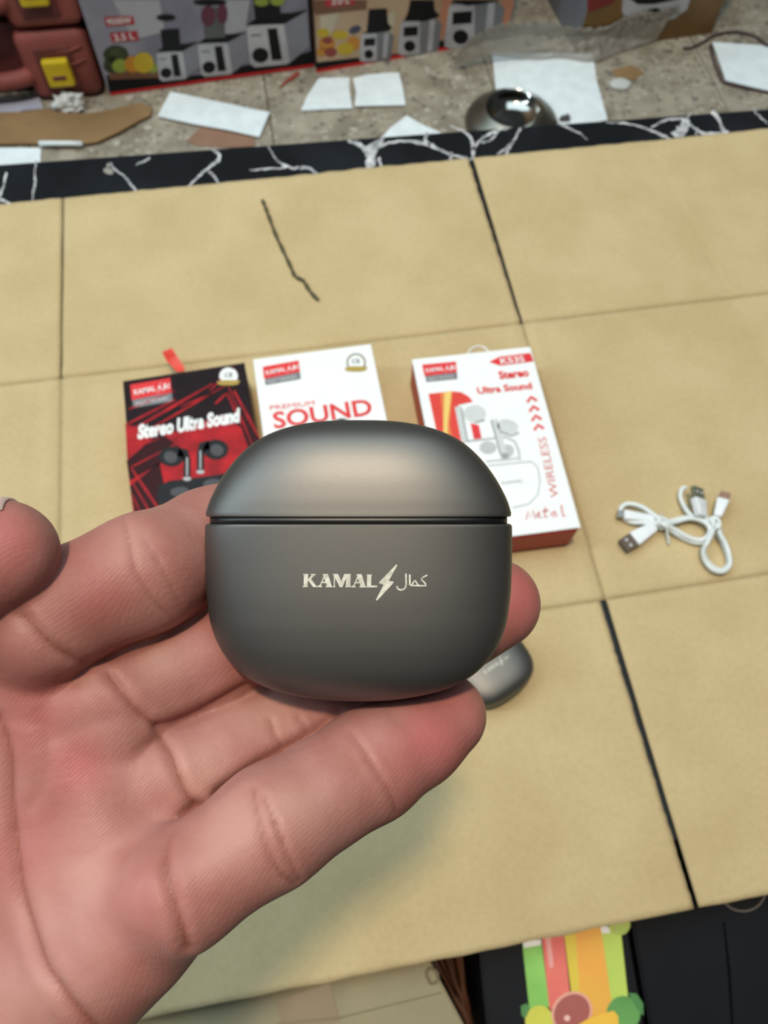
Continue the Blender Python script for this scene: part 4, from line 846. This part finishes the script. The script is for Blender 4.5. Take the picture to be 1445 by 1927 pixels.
for pts, wd, dep in CRE:
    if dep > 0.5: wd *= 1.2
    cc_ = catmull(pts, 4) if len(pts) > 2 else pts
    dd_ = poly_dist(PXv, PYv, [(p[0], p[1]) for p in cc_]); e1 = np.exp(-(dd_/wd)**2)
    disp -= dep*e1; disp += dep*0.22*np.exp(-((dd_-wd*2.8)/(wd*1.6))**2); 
    if wd < 10: crease = np.maximum(crease, np.exp(-(dd_/(wd*0.6))**2)*min(1, dep*1.6))  # real crease lines, plus shade painted brown where neighbouring fingers meet
# fleshy pads
for x, y, r_, h_ in [(160, 1060, 95, 0.8), (330, 1255, 80, 0.6), (430, 1430, 75, 0.8), (430, 1610, 85, 0.9), (610, 1510, 80, 0.7), (805, 1380, 70, 0.5), (120, 1300, 75, 0.9), (260, 1430, 60, 1.0), (260, 1680, 85, 0.9), (170, 1500, 70, 0.7), (100, 1860, 90, 0.8), (-60, 1700, 120, 1.4), (40, 1240, 60, .6)]:
    disp += h_*np.exp(-((PXv-x)**2+(PYv-y)**2)/(r_*r_))
V = relax(V+NRM*(disp*front)[:, None], 0.5, 2)
W3 = (V*0.001)@R.T+CAM
me = bpy.data.meshes.new('hand'); me.vertices.add(len(W3)); me.vertices.foreach_set('co', W3.astype(np.float32).ravel())
me.loops.add(Q.size); me.loops.foreach_set('vertex_index', Q.astype(np.int32).ravel()); me.polygons.add(len(Q)); me.polygons.foreach_set('loop_start', np.arange(0, Q.size, 4, dtype=np.int32))
try: me.polygons.foreach_set('loop_total', np.full(len(Q), 4, np.int32))
except Exception: pass
me.update(calc_edges=True); me.validate()
# skin pigment: redder fingertips and pads, pale flexed joints, brown crease lines; shade painted into the finger gaps
pig = np.zeros((len(V), 4), np.float32); pig[:, 3] = 1
red = np.zeros(len(V)); pale = np.zeros(len(V))
for x, y, r_, a_ in [(815, 1400, 75, .75), (980, 1120, 80, .7), (30, 1010, 100, .6), (60, 1350, 90, .45), (150, 1440, 60, .7), (260, 1700, 80, .3), (60, 1600, 120, .35), (860, 1330, 60, .5), (180, 1110, 60, .35), (430, 1200, 80, .25)]:
    red = np.maximum(red, a_*np.exp(-((PXv-x)**2+(PYv-y)**2)/(r_*r_)))
for x, y, r_, a_ in [(380, 1450, 55, .5), (440, 1540, 90, .4), (540, 1520, 80, .4), (500, 1330, 60, .5), (250, 1000, 50, .3), (290, 1240, 50, .4), (160, 1650, 70, .4), (90, 1720, 70, .3), (50, 1880, 80, .3)]:
    pale = np.maximum(pale, a_*np.exp(-((PXv-x)**2+(PYv-y)**2)/(r_*r_)))
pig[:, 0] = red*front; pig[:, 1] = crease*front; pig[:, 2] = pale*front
at_ = me.color_attributes.new('pigment_and_shade', 'FLOAT_COLOR', 'POINT'); at_.data.foreach_set('color', pig.ravel())
# palm-space coordinates for the friction ridges
def skin():
    m = bpy.data.materials.new('skin'); m.use_nodes = True; nt = m.node_tree; N = nt.nodes; L = nt.links; b = N['Principled BSDF']
    b.inputs['Roughness'].default_value = 0.5; b.inputs['Specular IOR Level'].default_value = 0.3
    b.inputs['Subsurface Weight'].default_value = 0.12; b.inputs['Subsurface Radius'].default_value = (1.0, 0.35, 0.2); b.inputs['Subsurface Scale'].default_value = 0.003
    tc = N.new('ShaderNodeTexCoord'); at = N.new('ShaderNodeVertexColor'); at.layer_name = 'pigment_and_shade'; sp = N.new('ShaderNodeSeparateColor'); L.new(at.outputs[0], sp.inputs[0])
    n = N.new('ShaderNodeTexNoise'); n.inputs['Scale'].default_value = 90; n.inputs['Detail'].default_value = 6; L.new(tc.outputs['Object'], n.inputs['Vector'])
    r = N.new('ShaderNodeValToRGB'); r.color_ramp.elements[0].position = .32; r.color_ramp.elements[0].color = srgb(159, 104, 96); r.color_ramp.elements[1].position = .7; r.color_ramp.elements[1].color = srgb(174, 125, 118); L.new(n.outputs['Fac'], r.inputs[0])
    prev = r.outputs[0]
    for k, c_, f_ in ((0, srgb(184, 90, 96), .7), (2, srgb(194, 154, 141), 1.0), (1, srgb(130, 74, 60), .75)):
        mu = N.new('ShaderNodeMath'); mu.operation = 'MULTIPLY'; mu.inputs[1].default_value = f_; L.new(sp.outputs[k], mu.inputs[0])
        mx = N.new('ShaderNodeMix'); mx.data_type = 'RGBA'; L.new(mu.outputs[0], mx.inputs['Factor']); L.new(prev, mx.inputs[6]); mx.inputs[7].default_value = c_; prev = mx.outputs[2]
    L.new(prev, b.inputs['Base Color'])
    wv = N.new('ShaderNodeTexWave'); wv.inputs['Scale'].default_value = 640; wv.inputs['Distortion'].default_value = 14; wv.inputs['Detail'].default_value = 1.5; wv.inputs['Detail Scale'].default_value = 0.12
    mp = N.new('ShaderNodeMapping'); mp.inputs['Rotation'].default_value = (0.4, 0, 0.9); L.new(tc.outputs['Object'], mp.inputs[0]); L.new(mp.outputs[0], wv.inputs['Vector'])
    b1_ = N.new('ShaderNodeBump'); b1_.inputs['Strength'].default_value = 0.11; b1_.inputs['Distance'].default_value = 0.00012; L.new(wv.outputs['Fac'], b1_.inputs['Height'])
    n2 = N.new('ShaderNodeTexNoise'); n2.inputs['Scale'].default_value = 900; n2.inputs['Detail'].default_value = 5; L.new(tc.outputs['Object'], n2.inputs['Vector'])
    b2_ = N.new('ShaderNodeBump'); b2_.inputs['Strength'].default_value = 0.35; b2_.inputs['Distance'].default_value = 0.00025; L.new(n2.outputs['Fac'], b2_.inputs['Height']); L.new(b1_.outputs[0], b2_.inputs['Normal']); L.new(b2_.outputs[0], b.inputs['Normal'])
    return m
hand = link('hand', me, skin(), None, True)
tag(hand, 'open left hand with curled fingers holding the grey earbud case, palm facing up', 'hand')
# nails
NAIL = mat('fingernail', srgb(232, 205, 198), 0.3)
def nail(tip, prev, back, wid, ln, shift=0.0):
    a = tip[:3].astype(float); d = a-prev[:3]; d /= np.linalg.norm(d); back = np.array(back, float); back -= (back@d)*d; back /= np.linalg.norm(back); s = np.cross(d, back)
    r_ = float(tip[3]); nu, nv = 12, 10; P_ = []
    for j in range(nv+1):
        for i in range(nu+1):
            u = (i/nu*2-1); v = j/nv; wv = wid*(1-0.25*(2*v-1)**4)*(0.9+0.1*v); th = u*wv/r_
            P_.append((a+d*(shift+(v-0.75)*ln), back*math.cos(th)+s*math.sin(th)))
    O = np.array([p[0] for p in P_]); Dd = np.array([p[1] for p in P_]); t_ = np.full(len(P_), r_*1.6)
    for _ in range(20): t_ = t_-hand_sdf(O+Dd*t_[:, None])*0.8
    Vn = (((O+Dd*(t_+0.12)[:, None])*0.001)@R.T)+CAM
    fs = [(j*(nu+1)+i, j*(nu+1)+i+1, (j+1)*(nu+1)+i+1, (j+1)*(nu+1)+i) for j in range(nv) for i in range(nu)]
    o = mesh('fingernail', Vn, fs, NAIL, hand, True); s_ = o.modifiers.new('thick', 'SOLIDIFY'); s_.thickness = 0.0005; s_.offset = 0; return o
for k_ in ('index', 'middle', 'ring', 'pinky'): nail(FING[k_][-1], FING[k_][-2], (0.1, 0.2, -1), 5.0, 11.0, 2.0)
nail(FING['thumb'][-1], FING['thumb'][-2], (-0.1, 1.0, 0.08), 7.0, 14.0, -0.5)
